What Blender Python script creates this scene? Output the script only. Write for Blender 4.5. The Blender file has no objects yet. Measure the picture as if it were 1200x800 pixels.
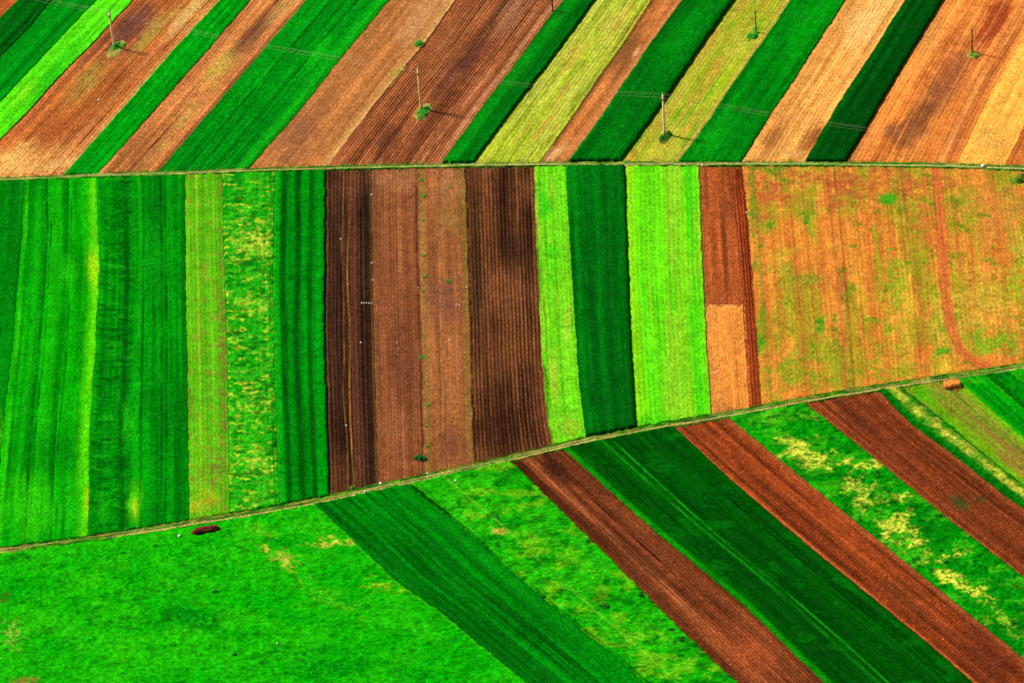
import bpy, math, random
import numpy as np
from mathutils import Vector, Matrix

# ------------------------------------------------------------------ camera
S = bpy.context.scene
COL = S.collection
R_ = math.radians
DEP, ROLL, DIST, LENS = R_(38), R_(4.6), 693.0, 135.0
fwd = np.array([0, math.cos(DEP), -math.sin(DEP)])
up0 = np.array([0, math.sin(DEP), math.cos(DEP)])
rt0 = np.array([1.0, 0, 0])
UP = up0*math.cos(ROLL) + rt0*math.sin(ROLL)
RT = rt0*math.cos(ROLL) - up0*math.sin(ROLL)
CAM = -fwd*DIST
cd = bpy.data.cameras.new('camera'); cam = bpy.data.objects.new('camera', cd); COL.objects.link(cam)
cd.lens = LENS; cd.sensor_width = 36; cd.sensor_fit = 'HORIZONTAL'; cd.clip_start = 1; cd.clip_end = 30000
M = Matrix.Identity(4)
for i in range(3):
    M[i][0] = RT[i]; M[i][1] = UP[i]; M[i][2] = -fwd[i]; M[i][3] = CAM[i]
cam.matrix_world = M
S.camera = cam
# ------------------------------------------------------------------ sky, sun, exposure
SUN_EL, SUN_AZ = R_(47), R_(-62)       # azimuth measured from +Y (away from the camera) towards +X
w = bpy.data.worlds.new('World'); S.world = w; w.use_nodes = True
nt = w.node_tree; bg = nt.nodes['Background']; sky = nt.nodes.new('ShaderNodeTexSky')
sky.sky_type = 'NISHITA'; sky.sun_disc = False; sky.sun_elevation = SUN_EL; sky.sun_rotation = SUN_AZ
nt.links.new(sky.outputs[0], bg.inputs[0]); bg.inputs[1].default_value = 0.06
sd = bpy.data.lights.new('sun', 'SUN'); sun = bpy.data.objects.new('sun', sd); COL.objects.link(sun)
sd.energy = 4.6; sd.angle = R_(6.0); sd.color = (1, .955, .88)
d = Vector((math.sin(SUN_AZ)*math.cos(SUN_EL), math.cos(SUN_AZ)*math.cos(SUN_EL), math.sin(SUN_EL)))
sun.rotation_euler = d.to_track_quat('Z', 'Y').to_euler(); sun.location = d*900
S.view_settings.view_transform = 'Standard'; S.view_settings.look = 'None'
S.view_settings.exposure = 0.9; S.view_settings.gamma = 1
ILL = 2.1                                # display brightness of a white sheet on the ground at this exposure
S.render.engine = 'CYCLES'
S.render.filter_size = 1.1
S.cycles.use_denoising = False

# ------------------------------------------------------------------ helpers
def G(px, py, z=0.0):
    """photograph pixel (1200 x 800) -> point on the ground plane (height z)"""
    px = np.asarray(px, float); py = np.asarray(py, float)
    sx = (px-600)/1200*36/LENS; sy = -(py-400)/1200*36/LENS
    D = fwd + sx[..., None]*RT + sy[..., None]*UP
    t = (z-CAM[2])/D[..., 2]
    return CAM + D*t[..., None]
def g(px, py, z=0.0):
    p = G(px, py, z); return Vector((float(p[0]), float(p[1]), float(p[2])))

def _h(ix, iy, s):
    n = (ix.astype(np.int64)*374761393 + iy.astype(np.int64)*668265263 + s*1442695041) & 0xffffffff
    n = ((n ^ (n >> 13))*1274126177) & 0xffffffff
    return ((n ^ (n >> 16)) & 0xffff)/65535.0
def vn(x, y, s=0):
    x = np.asarray(x, float); y = np.asarray(y, float)
    ix = np.floor(x); iy = np.floor(y); fx = x-ix; fy = y-iy
    fx = fx*fx*(3-2*fx); fy = fy*fy*(3-2*fy)
    a = _h(ix, iy, s); b = _h(ix+1, iy, s); c = _h(ix, iy+1, s); d_ = _h(ix+1, iy+1, s)
    return (a*(1-fx)+b*fx)*(1-fy) + (c*(1-fx)+d_*fx)*fy
def fbm(x, y, s=0, o=4):
    t = 0; a = 1; n = 0
    for k in range(o):
        t = t + a*vn(x*2**k, y*2**k, s+17*k); n += a; a *= .55
    return t/n
def sst(a, b, x):
    t = np.clip((x-a)/(b-a), 0, 1); return t*t*(3-2*t)
def lin(c):
    c = np.array(c, float)/255
    return np.where(c <= .04045, c/12.92, ((c+.055)/1.055)**2.4)
def alb(c):
    a = lin(c)/ILL
    if a[1] > a[0]*1.1 and a[2] < a[1]*.4: a = a*np.array([1, 1, .5])     # chlorophyll green has very little blue
    return np.clip(a, 0.0008, .85)

def tag(o, label=None, cat=None, group=None, kind=None):
    if label: o['label'] = label
    if cat: o['category'] = cat
    if group: o['group'] = group
    if kind: o['kind'] = kind
    return o
def mesh_obj(name, V, F, mat, parent=None, smooth=False, cols=None):
    me = bpy.data.meshes.new(name)
    me.from_pydata([tuple(v) for v in V], [], F); me.update()
    if smooth: me.polygons.foreach_set('use_smooth', [True]*len(me.polygons))
    me.materials.append(mat)
    o = bpy.data.objects.new(name, me); COL.objects.link(o)
    if parent: o.parent = parent
    return o
def grid_obj(name, P, C, mat, skirt=0.0):
    """P (n,m,3) grid of points, C (n,m,3) surface colour"""
    if skirt:
        def ring(A, low):
            T = np.concatenate([A[:1], A, A[-1:]], 0)
            T = np.concatenate([T[:, :1], T, T[:, -1:]], 1)
            if low:
                T = T.copy(); T[0, :, 2] = T[-1, :, 2] = T[:, 0, 2] = T[:, -1, 2] = -skirt
            return T
        P = ring(P, True); C = ring(C, False)
    n, m = P.shape[:2]
    me = bpy.data.meshes.new(name)
    idx = np.arange(n*m).reshape(n, m)
    q = np.stack([idx[:-1, :-1], idx[:-1, 1:], idx[1:, 1:], idx[1:, :-1]], -1).reshape(-1, 4)
    a, b, c = P[0, 0], P[0, m//2], P[n//2, 0]
    if np.cross(b-a, c-a)[2] < 0: q = q[:, ::-1]
    me.vertices.add(n*m); me.vertices.foreach_set('co', P.reshape(-1).astype(np.float32))
    me.loops.add(q.size); me.loops.foreach_set('vertex_index', q.reshape(-1).astype(np.int32))
    me.polygons.add(len(q)); me.polygons.foreach_set('loop_start', np.arange(0, q.size, 4, dtype=np.int32))
    me.update(calc_edges=True)
    at = me.color_attributes.new('tint', 'FLOAT_COLOR', 'POINT')
    cc = np.ones((n*m, 4), np.float32); cc[:, :3] = C.reshape(-1, 3); at.data.foreach_set('color', cc.reshape(-1))
    me.polygons.foreach_set('use_smooth', np.ones(len(q), bool))
    me.materials.append(mat)
    o = bpy.data.objects.new(name, me); COL.objects.link(o)
    return o

# ------------------------------------------------------------------ materials
def new_mat(name, rough=1.0, spec=.0):
    m = bpy.data.materials.new(name); m.use_nodes = True
    b = m.node_tree.nodes['Principled BSDF']
    b.inputs['Roughness'].default_value = rough; b.inputs['Specular IOR Level'].default_value = spec
    return m, m.node_tree, b
def mth(nt, op, a, b=None, cl=False):
    n = nt.nodes.new('ShaderNodeMath'); n.operation = op; n.use_clamp = cl
    for i, v in enumerate((a, b)):
        if v is None: continue
        if isinstance(v, (int, float)): n.inputs[i].default_value = v
        else: nt.links.new(v, n.inputs[i])
    return n.outputs[0]
def land_mat(name, sc, lo, hi, bump, bdist, sc2=.35, amp2=.18, stretch=(1, 1, 1), grain=.3, clods=0):
    """surface colour from the 'tint' layer, broken up by several scales of procedural noise"""
    m, nt, b = new_mat(name)
    at = nt.nodes.new('ShaderNodeAttribute'); at.attribute_name = 'tint'
    geo = nt.nodes.new('ShaderNodeNewGeometry')
    mp = nt.nodes.new('ShaderNodeMapping'); nt.links.new(geo.outputs['Position'], mp.inputs[0]); mp.inputs['Scale'].default_value = stretch
    n1 = nt.nodes.new('ShaderNodeTexNoise'); n1.inputs['Scale'].default_value = sc; n1.inputs['Detail'].default_value = 4; n1.inputs['Roughness'].default_value = .7
    nt.links.new(mp.outputs[0], n1.inputs['Vector'])
    n2 = nt.nodes.new('ShaderNodeTexNoise'); n2.inputs['Scale'].default_value = sc2; n2.inputs['Detail'].default_value = 5; n2.inputs['Roughness'].default_value = .65
    nt.links.new(geo.outputs['Position'], n2.inputs['Vector'])
    r = nt.nodes.new('ShaderNodeMapRange'); r.inputs['From Min'].default_value = .36; r.inputs['From Max'].default_value = .64
    r.inputs['To Min'].default_value = lo; r.inputs['To Max'].default_value = hi
    nt.links.new(n1.outputs[0], r.inputs['Value'])
    r2 = nt.nodes.new('ShaderNodeMapRange'); r2.inputs['From Min'].default_value = .3; r2.inputs['From Max'].default_value = .7
    r2.inputs['To Min'].default_value = 1-amp2; r2.inputs['To Max'].default_value = 1+amp2
    nt.links.new(n2.outputs[0], r2.inputs['Value'])
    f = mth(nt, 'MULTIPLY', r.outputs[0], r2.outputs[0])
    for cell, amp in ((.17, grain), (.36, grain*.7)):         # single clods and plants
        sc_ = nt.nodes.new('ShaderNodeVectorMath'); sc_.operation = 'SCALE'; sc_.inputs['Scale'].default_value = 1/cell
        nt.links.new(geo.outputs['Position'], sc_.inputs[0])
        vo = nt.nodes.new('ShaderNodeTexVoronoi'); vo.voronoi_dimensions = '2D'; vo.inputs['Scale'].default_value = 1
        nt.links.new(sc_.outputs[0], vo.inputs['Vector'])
        sp = nt.nodes.new('ShaderNodeSeparateColor'); nt.links.new(vo.outputs['Color'], sp.inputs[0])
        k_ = nt.nodes.new('ShaderNodeMapRange'); k_.inputs['To Min'].default_value = 1-amp; k_.inputs['To Max'].default_value = 1+amp
        nt.links.new(sp.outputs[0], k_.inputs['Value']); f = mth(nt, 'MULTIPLY', f, k_.outputs[0])
        if clods and cell < .2:
            gt = mth(nt, 'GREATER_THAN', sp.outputs[1], clods); f = mth(nt, 'MULTIPLY', f, mth(nt, 'ADD', 1.0, mth(nt, 'MULTIPLY', gt, .9)))
    mx = nt.nodes.new('ShaderNodeVectorMath'); mx.operation = 'SCALE'
    nt.links.new(at.outputs['Color'], mx.inputs[0]); nt.links.new(f, mx.inputs['Scale'])
    nt.links.new(mx.outputs[0], b.inputs['Base Color'])
    bp = nt.nodes.new('ShaderNodeBump'); bp.inputs['Strength'].default_value = bump; bp.inputs['Distance'].default_value = bdist
    nt.links.new(n1.outputs[0], bp.inputs['Height']); nt.links.new(bp.outputs[0], b.inputs['Normal'])
    return m
MAT = {
 'soil':   land_mat('clod_soil', 3.0, .60, 1.42, .9, .12, grain=.28, clods=.985),
 'fine':   land_mat('harrowed_soil', 3.4, .74, 1.27, .6, .06, grain=.28, clods=.985),
 'crop':   land_mat('cereal_crop', 2.8, .70, 1.30, .8, .18, grain=.22),
 'young':  land_mat('sprouting_crop', 3.0, .66, 1.36, .7, .10, grain=.2),
 'meadow': land_mat('meadow_grass', 2.0, .66, 1.32, 1.0, .30, stretch=(.7, 1.3, 1), grain=.2),
 'track':  land_mat('track_dirt', 3.5, .7, 1.3, .7, .06),
}
def leaf_mat(name, c1, c2):
    m, nt, b = new_mat(name, .8, .15)
    oi = nt.nodes.new('ShaderNodeNewGeometry'); r = nt.nodes.new('ShaderNodeValToRGB')
    r.color_ramp.elements[0].color = (*alb(c1), 1); r.color_ramp.elements[1].color = (*alb(c2), 1)
    nt.links.new(oi.outputs['Random Per Island'], r.inputs[0]); nt.links.new(r.outputs[0], b.inputs['Base Color'])
    return m
def noisy_mat(name, c1, c2, sc=3, rough=.9, bump=.5, stretch=(1, 1, 1), gain=1.0):
    m, nt, b = new_mat(name, rough, .2)
    tc = nt.nodes.new('ShaderNodeTexCoord'); mp = nt.nodes.new('ShaderNodeMapping'); mp.inputs['Scale'].default_value = stretch
    n = nt.nodes.new('ShaderNodeTexNoise'); n.inputs['Scale'].default_value = sc; n.inputs['Detail'].default_value = 6
    r = nt.nodes.new('ShaderNodeValToRGB'); r.color_ramp.elements[0].position = .35; r.color_ramp.elements[1].position = .65
    r.color_ramp.elements[0].color = (*np.minimum(alb(c1)*gain, .85), 1); r.color_ramp.elements[1].color = (*np.minimum(alb(c2)*gain, .85), 1)
    nt.links.new(tc.outputs['Object'], mp.inputs[0]); nt.links.new(mp.outputs[0], n.inputs['Vector'])
    nt.links.new(n.outputs[0], r.inputs[0]); nt.links.new(r.outputs[0], b.inputs['Base Color'])
    bp = nt.nodes.new('ShaderNodeBump'); bp.inputs['Strength'].default_value = bump; bp.inputs['Distance'].default_value = .05
    nt.links.new(n.outputs[0], bp.inputs['Height']); nt.links.new(bp.outputs[0], b.inputs['Normal'])
    return m

# ------------------------------------------------------------------ roads (centre lines in photograph pixels)
R1 = np.array([(-500, 226), (-100, 215), (0, 211), (100, 207), (200, 203.5), (300, 200), (400, 197), (520, 194.5), (650, 192.5), (800, 192.5), (900, 192.5), (1000, 193), (1100, 194), (1200, 198), (1700, 215)], float)
R2 = np.array([(-500, 702), (-100, 657), (0, 646), (100, 633), (200, 617), (300, 601), (380, 586), (450, 570), (500, 559.5), (600, 537), (690, 515.5), (770, 500.5), (850, 487), (900, 477.5), (960, 466), (1050, 452), (1100, 444), (1150, 437), (1200, 430), (1700, 362)], float)
def r1(x): return np.interp(x, R1[:, 0], R1[:, 1])
def r2(x): return np.interp(x, R2[:, 0], R2[:, 1])

def resample(p, n):
    p = np.array(p, float); d_ = np.r_[0, np.cumsum(np.hypot(*(p[1:]-p[:-1]).T))]
    # smooth corner rounding through a cubic-ish interpolation of the linear one
    t = np.linspace(0, d_[-1], n); x = np.interp(t, d_, p[:, 0]); y = np.interp(t, d_, p[:, 1])
    k = max(3, int(n*.05)) | 1; ker = np.ones(k)/k
    def sm(a):
        e = np.r_[a[0]-(np.arange(k//2, 0, -1))*(a[1]-a[0]), a, a[-1]+(np.arange(1, k//2+1))*(a[-1]-a[-2])]
        return np.convolve(e, ker, 'valid')
    return np.stack([sm(x), sm(y)], -1)
def extend(p, a, b):
    """lengthen both ends of a pixel polyline by a and b pixels"""
    p = [np.array(q, float) for q in p]
    u = p[0]-p[1]; v = p[-1]-p[-2]
    return [p[0]+u/np.hypot(*u)*a] + p + [p[-1]+v/np.hypot(*v)*b]

SOILGAIN = np.array([1.30, 1.16, .84])
SEED = [0]
def field(name, label, sect, L, Rr, mat, h=.05, c=((120, 80, 50), (90, 55, 35)), rows=None, streak=(1.2, .02), contrast=1.0,
          rough=.04, rsc=1.4, feats=(), cut=None, du=.2, dv=.3, top_h=None, kind='structure', flush=False):
    SEED[0] += 31; sd_ = SEED[0]
    if sect == 'top': L, Rr = extend(L, 45, 130), extend(Rr, 45, 130)
    if sect == 'mid': L, Rr = extend(L, 40, 45), extend(Rr, 40, 45)
    if sect == 'low': L, Rr = extend(L, 40, 130), extend(Rr, 40, 130)
    A = resample(L, 240); B = resample(Rr, 240)
    JT = []
    for E in (A, B):
        n1 = (vn(E[:, 0]*.11, E[:, 1]*.11, 5)-.5)*1.4 + (vn(E[:, 0]*.37, E[:, 1]*.37, 9)-.5)*.7 + (vn(E[:, 0]*1.3, E[:, 1]*1.3, 19)-.5)*1.0
        JT.append(n1)
    wa, wb = G(A[:, 0], A[:, 1]), G(B[:, 0], B[:, 1])
    W = float(np.median(np.linalg.norm(wa-wb, axis=1)))
    dirs = wa[-1]-wa[0]; dirs /= np.linalg.norm(dirs); cr = wb[120]-wa[120]
    W = max(2.0, float(abs(np.cross(dirs, cr)[2]))) if sect != 'wide' else W
    nu = int(W/du)+2
    soil = mat in ('soil', 'fine')
    e = (.35/W) if soil else 0
    U = np.linspace(-e, 1+e, nu)
    X = A[None, :, 0]*(1-U[:, None]) + B[None, :, 0]*U[:, None]
    Y = A[None, :, 1]*(1-U[:, None]) + B[None, :, 1]*U[:, None]
    dl, dr = np.clip(U*W, 0, None)[:, None], np.clip((1-U)*W, 0, None)[:, None]
    X = X + JT[0][None]*np.exp(-(dl/.8)**2) + JT[1][None]*np.exp(-(dr/.8)**2)
    # trim every column at the roads (or at the given cut)
    rag = (vn(U*W*1.3, U*0+3, sd_)-.5)*1.6
    off = 4.2; o1, o2 = 2.5, 3.6
    lo = hi = None
    if sect == 'top': hi = r1(X)-o1 + rag[:, None]
    if sect == 'mid': lo = r1(X)+o1+.6 + rag[:, None]; hi = r2(X)-o2*1.15 + rag[:, None]
    if sect == 'low': lo = r2(X)+o2*.9 + rag[:, None]
    if cut:
        if cut[0] is not None: lo = X*0+cut[0]
        if cut[1] is not None: hi = X*0+cut[1]
    T = np.linspace(0, 1, 240)
    nv = int(np.linalg.norm(wa[-1]-wa[0])/dv)
    NX = np.empty((nu, nv)); NY = np.empty((nu, nv))
    for i in range(nu):
        ok = np.ones(240, bool)
        if lo is not None: ok &= Y[i] >= lo[i]
        if hi is not None: ok &= Y[i] <= hi[i]
        k = np.where(ok)[0]
        if len(k) < 2: k = np.array([0, 1])
        a, b = float(k[0]), float(k[-1])
        def fr(j0, j1, lim):
            d0 = Y[i, j0]-lim[i, j0]; d1 = Y[i, j1]-lim[i, j1]
            return j0 + (j1-j0)*d0/(d0-d1) if d0 != d1 else j0
        for end in (0, 1):
            j = k[0] if end == 0 else k[-1]; jn = j-1 if end == 0 else j+1
            if 0 <= jn < 240:
                lim = None
                if lo is not None and Y[i, jn] < lo[i, jn]: lim = lo
                if hi is not None and Y[i, jn] > hi[i, jn]: lim = hi
                if lim is not None:
                    q = fr(j, jn, lim)
                    if end == 0: a = q
                    else: b = q
        t = np.linspace(a, b, nv)
        NX[i] = np.interp(t, np.arange(240), X[i]); NY[i] = np.interp(t, np.arange(240), Y[i])
    P = G(NX, NY)
    u = np.broadcast_to((U*W)[:, None], NX.shape); uf = np.broadcast_to(U[:, None], NX.shape)
    v = np.concatenate([np.zeros((nu, 1)), np.cumsum(np.linalg.norm(P[:, 1:]-P[:, :-1], axis=2), 1)], 1)
    wx, wy = P[..., 0], P[..., 1]
    ca, cb = alb(c[0]), alb(c[1])
    s = fbm(u*streak[0], v*streak[1], sd_, 4)
    s2 = fbm(u*streak[0]*.22, v*streak[1]*.6, sd_+3, 3)
    iso = fbm(wx*.09, wy*.09, sd_+5, 4)
    mixv = sst(.5-.28/contrast, .5+.28/contrast, .5*s + .27*s2 + .23*iso)
    C = ca*(1-mixv[..., None]) + cb*mixv[..., None]
    if len(c) > 2:
        mm = sst(.5, .68, .6*fbm(u*streak[0]*.6, v*streak[1]*2, sd_+8, 4)+.4*fbm(wx*.25, wy*.25, sd_+9, 4))[..., None]
        C = C*(1-mm*.7) + alb(c[2])*mm*.7
    Z = np.full(NX.shape, float(h))
    Z += rough*(fbm(wx*rsc, wy*rsc, sd_+11, 3)-.5)*2
    if rows:
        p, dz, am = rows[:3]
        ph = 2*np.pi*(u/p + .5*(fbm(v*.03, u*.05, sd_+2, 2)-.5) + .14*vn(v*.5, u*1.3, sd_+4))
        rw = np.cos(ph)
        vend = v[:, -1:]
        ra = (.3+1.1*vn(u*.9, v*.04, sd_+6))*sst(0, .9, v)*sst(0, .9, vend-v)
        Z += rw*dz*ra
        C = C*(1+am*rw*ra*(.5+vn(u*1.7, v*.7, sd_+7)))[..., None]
    pr = rows[0] if rows else .5
    if soil: C = C*(1+(SOILGAIN-1)*float(np.clip((c[0][0]-100)/50, 0, 1)))
    lineamp = {'soil': .60, 'fine': .36, 'crop': .40, 'young': .24, 'meadow': .0, }[mat]
    C = C*(1+lineamp*2*(.65*vn(u/pr*1.0+50, v*.035, sd_+61)+.35*vn(u/pr*.45, v*.09, sd_+62)-.5))[..., None]
    for f in feats:
        k = f[0]
        if k == 's':      # stripe along the rows: fraction, half width m, colour, strength, height change
            _, u0, hw, col, st = f[:5]; dz = f[5] if len(f) > 5 else 0
            wob = (fbm(v*.06, v*0+u0*50, sd_+14, 2)-.5)*(f[6] if len(f) > 6 else .5)
            d_ = np.abs(u-u0*W+wob)/hw
            br = .62+.76*fbm(v*.12, u*.8, sd_+int(u0*90), 3)
            if hw < .4: br = np.clip(3.2*fbm(v*.16, u*.3, sd_+int(u0*90), 4)-.75, 0, 1.25)
            m_ = np.clip(sst(1.35 if hw < .5 else 1.9, .55 if hw < .5 else .1, d_)*st*br, 0, 1)
            C = C*(1-m_[..., None]) + alb(col)*m_[..., None]; Z = Z + dz*m_
        elif k == 'e':    # patch: centre, radii, angle, colour, strength, raggedness
            _, cx, cy, rx, ry, an, col, st = f[:8]; rg = f[8] if len(f) > 8 else .9
            sc = f[9] if len(f) > 9 else .35
            a_ = R_(an); dx, dy = NX-cx, NY-cy
            q = np.hypot((dx*math.cos(a_)+dy*math.sin(a_))/rx, (-dx*math.sin(a_)+dy*math.cos(a_))/ry)
            q = q + rg*((fbm(wx*sc, wy*sc, sd_+21, 4) if mat in ('meadow', 'young') else .35*fbm(wx*sc, wy*sc, sd_+21, 4)+.65*fbm(u*1.6, v*.10, sd_+22, 4))-.5)*2.2
            m_ = np.clip(sst(1.35, .1, q)*st*(1.4 if soil else 1.1), 0, 1)
            if mat == 'young': m_ = np.clip(m_*1.2*sst(.28, .6, fbm(wx*1.1, wy*1.3, sd_+23, 3)+.3*(m_-.4)), 0, 1)
            if mat == 'meadow': m_ = np.clip(m_*1.25*sst(.38, .60, fbm(wx*2.0+.8*wy, wy*2.6, sd_+23, 3)+.25*(m_-.5)), 0, 1)
            C = C*(1-m_[..., None]) + alb(col)*m_[..., None]
        elif k == 'm':    # mottle: colour, u scale, v scale, threshold, strength, u range
            _, col, su, sv, th, st = f[:6]
            n_ = fbm(u*su, v*sv, sd_+int(th*100)+int(su*10), 4)
            m_ = sst(th, th+.1, n_)*st
            if len(f) > 6: m_ = m_*sst(f[6][0]-.05, f[6][0]+.05, uf)*sst(f[6][1]+.05, f[6][1]-.05, uf)
            C = C*(1-m_[..., None]) + alb(col)*m_[..., None]
        elif k == 'l':    # bare worn trail along a polyline
            _, pl, hw, col, st = f
            tw = resample(pl, 60); tw = G(tw[:, 0], tw[:, 1])
            near = np.full(NX.shape, 99.0)
            for q0, q1 in zip(tw[:-1], tw[1:]):
                e_ = q1-q0; L2 = (e_[:2]**2).sum()
                t_ = np.clip(((wx-q0[0])*e_[0]+(wy-q0[1])*e_[1])/L2, 0, 1)
                near = np.minimum(near, np.hypot(wx-q0[0]-t_*e_[0], wy-q0[1]-t_*e_[1]))
            ragn = fbm(wx*.9, wy*.5, sd_+41, 4)
            m_ = sst(1.25, .7, near/hw+.9*(ragn-.5))*st
            tr = alb(col)*(.8+.4*fbm(wx*2, wy*.6, sd_+42, 3))[..., None]*(1+.22*np.exp(-((near-.45*hw)/(.16*hw))**2))[..., None]
            C = C*(1-m_[..., None])+tr*m_[..., None]; Z = Z-.07*m_-.05*np.exp(-((near-.45*hw)/(.16*hw))**2)*m_
        elif k == 'v':    # band at a photo-height (moist or trodden end of the field)
            _, y0, y1, col, st = f
            m_ = sst(y0, y1, NY + 22*(fbm(wx*.2, wy*.2, sd_+31, 3)-.5))*st
            C = C*(1-m_[..., None]) + alb(col)*m_[..., None]
    if soil:              # the worked soil dips below its neighbours at both margins
        Z = Z - .12*(sst(0, -e, uf)+sst(1, 1+e, uf))
    else:                 # standing crop: ragged rounded shoulder along all edges
        edf = 0 if flush else 1
        ed = np.minimum(np.minimum(u, W-u), np.minimum(v, v[:, -1:]-v))
        Z = Z - edf*(.28*h)*np.exp(-np.clip(ed, 0, 9)/.18)
    gr = {'soil': .22, 'fine': .17, 'crop': .20, 'young': .20, 'meadow': .20}[mat]
    gz = {'soil': .022, 'fine': .018, 'crop': .045, 'young': .03, 'meadow': .05}[mat]
    hh = vn(wx*4.7, wy*4.7, 81); h2 = vn(wx*2.3, wy*3.1, 83)
    C = C*(1+gr*2*(.6*hh+.4*h2-.5))[..., None]; Z = Z + gz*2*(vn(wx*5.1, wy*5.1, 85)-.5)
    if mat == 'meadow':   # tussocks
        tz = fbm(wx*.9+.3*wy, wy*1.7, sd_+87, 3); tm = sst(.52, .75, tz); Z = Z + .22*tm
        dk = sst(.60, .72, fbm(wx*.8, wy*1.6, sd_+88, 3))[..., None]*.45; C = C*(1-dk)+alb((2, 104, 14))*dk
    P = P.copy(); P[..., 2] = Z
    jit = .05 if soil else .07
    P[..., 0] += (vn(wx*9, wy*9, 71)-.5)*jit; P[..., 1] += (vn(wx*9, wy*9, 72)-.5)*jit
    o = grid_obj(name, P, C, MAT[mat], skirt=.34)
    tag(o, label, None, None, kind)
    return o

# ------------------------------------------------------------------ base ground, out to the horizon
def base_ground():
    V = []; F = []
    m, nt, b = new_mat('distant_land')
    geo = nt.nodes.new('ShaderNodeNewGeometry')
    n1 = nt.nodes.new('ShaderNodeTexNoise'); n1.inputs['Scale'].default_value = 1.6; n1.inputs['Detail'].default_value = 6
    mp = nt.nodes.new('ShaderNodeMapping'); mp.inputs['Rotation'].default_value = (0, 0, .5); mp.inputs['Scale'].default_value = (.05, .003, 1)
    vo = nt.nodes.new('ShaderNodeTexVoronoi'); vo.inputs['Scale'].default_value = 1
    r = nt.nodes.new('ShaderNodeValToRGB')
    for i, (p, c) in enumerate([(0, (20, 130, 25)), (.3, (80, 170, 25)), (.5, (150, 100, 60)), (.75, (20, 110, 25)), (1, (190, 150, 80))]):
        e = r.color_ramp.elements[i] if i < 2 else r.color_ramp.elements.new(p)
        e.position = p; e.color = (*alb(c), 1)
    r.color_ramp.interpolation = 'CONSTANT'
    nt.links.new(geo.outputs['Position'], n1.inputs['Vector']); nt.links.new(geo.outputs['Position'], mp.inputs[0])
    nt.links.new(mp.outputs[0], vo.inputs['Vector']); nt.links.new(vo.outputs['Color'], r.inputs[0])
    # near the built fields: plain verge grass
    ln = nt.nodes.new('ShaderNodeVectorMath'); ln.operation = 'LENGTH'; nt.links.new(geo.outputs['Position'], ln.inputs[0])
    near = mth(nt, 'GREATER_THAN', ln.outputs['Value'], 210.0)
    r3 = nt.nodes.new('ShaderNodeValToRGB'); r3.color_ramp.elements[0].color = (*alb((10, 90, 15)), 1); r3.color_ramp.elements[1].color = (*alb((90, 160, 40)), 1)
    nt.links.new(n1.outputs[0], r3.inputs[0])
    mx = nt.nodes.new('ShaderNodeMix'); mx.data_type = 'RGBA'
    nt.links.new(near, mx.inputs[0]); nt.links.new(r3.outputs[0], mx.inputs[6]); nt.links.new(r.outputs[0], mx.inputs[7])
    nt.links.new(mx.outputs[2], b.inputs['Base Color'])
    E = 9000
    o = mesh_obj('ground', [(-E, -E, -.3), (E, -E, -.3), (E, E, -.3), (-E, E, -.3)], [(0, 1, 2, 3)], m)
    tag(o, None, None, None, 'structure')
base_ground()

def track(name, CL, x0, x1, width, ruts, verge, pale, kindcol=None, seed=3):
    px = np.linspace(x0, x1, 2400); py = np.interp(px, CL[:, 0], CL[:, 1])
    k = 81; ker = np.ones(k)/k; pp = np.pad(py, k//2, mode='reflect', reflect_type='odd'); py = np.convolve(pp, ker, 'valid')
    Pc = G(px, py); T = np.gradient(Pc, axis=0); T /= np.linalg.norm(T, axis=1)[:, None]
    N = np.stack([-T[:, 1], T[:, 0], T[:, 0]*0], -1)
    vv = np.r_[0, np.cumsum(np.linalg.norm(Pc[1:]-Pc[:-1], axis=1))]
    us = np.linspace(-width, width, int(width*2/.1))
    wid = .72+.5*fbm(vv*.11, vv*0+seed, seed+4, 4)[:, None]+.25*(vn(vv*1.1, vv*0, seed)[:, None]-.5)
    P = Pc[:, None]+N[:, None]*(us[None, :]*wid)[..., None]
    u = us[None, :] + (fbm(vv*.05, vv*0, seed, 3)-.5)[:, None]*.5; v = vv[:, None]+us[None]*0
    n = fbm(u*2.4, v*.7, seed+1, 4); n2 = fbm(u*2, v*.5, seed+2, 4)
    C = alb(verge[0])*(1-sst(.35, .65, n))[..., None] + alb(verge[1])*sst(.35, .65, n)[..., None]
    m3 = (sst(.56, .66, fbm(u*1.5, v*.3, seed+9, 4))*.6)[..., None]; C = C*(1-m3)+alb(verge[2])*m3
    Z = .10+.16*(n2-.3)+.05*sst(width*.5, width, np.abs(u))
    for r_, hw, st in ruts:
        d_ = np.abs(u-r_)/hw
        br = np.clip(fbm(v*.06, u*.2, seed+int(r_*10)+50, 4)*3.4-1.0, 0, 1)
        m_ = sst(1.4, .5, d_)*st*br
        pc = alb(pale[0])*(1-n2)[..., None]+alb(pale[1])*n2[..., None]
        C = C*(1-m_[..., None])+pc*m_[..., None]; Z = Z-.10*m_
    P[..., 2] = Z
    o = grid_obj(name, P, C, MAT['track'], skirt=.34)
    return tag(o, None, None, None, 'structure')
o = track('farm_track', R1, -360, 1480, .66, [(-.1, .15, 1.0), (.32, .1, .5)], ((14, 112, 18), (70, 150, 34), (170, 176, 74)), ((250, 225, 150), (205, 165, 90)), seed=3)
o['label'] = 'upper narrow pale farm track with grassy verges'
o = track('farm_track', R2, -360, 1480, .92, [(-.28, .17, 1.0), (.36, .14, .75)], ((12, 96, 18), (80, 150, 34), (176, 150, 66)), ((250, 220, 140), (200, 155, 80)), seed=13)
o['label'] = 'lower farm track with two worn ruts rising to the right'

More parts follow.
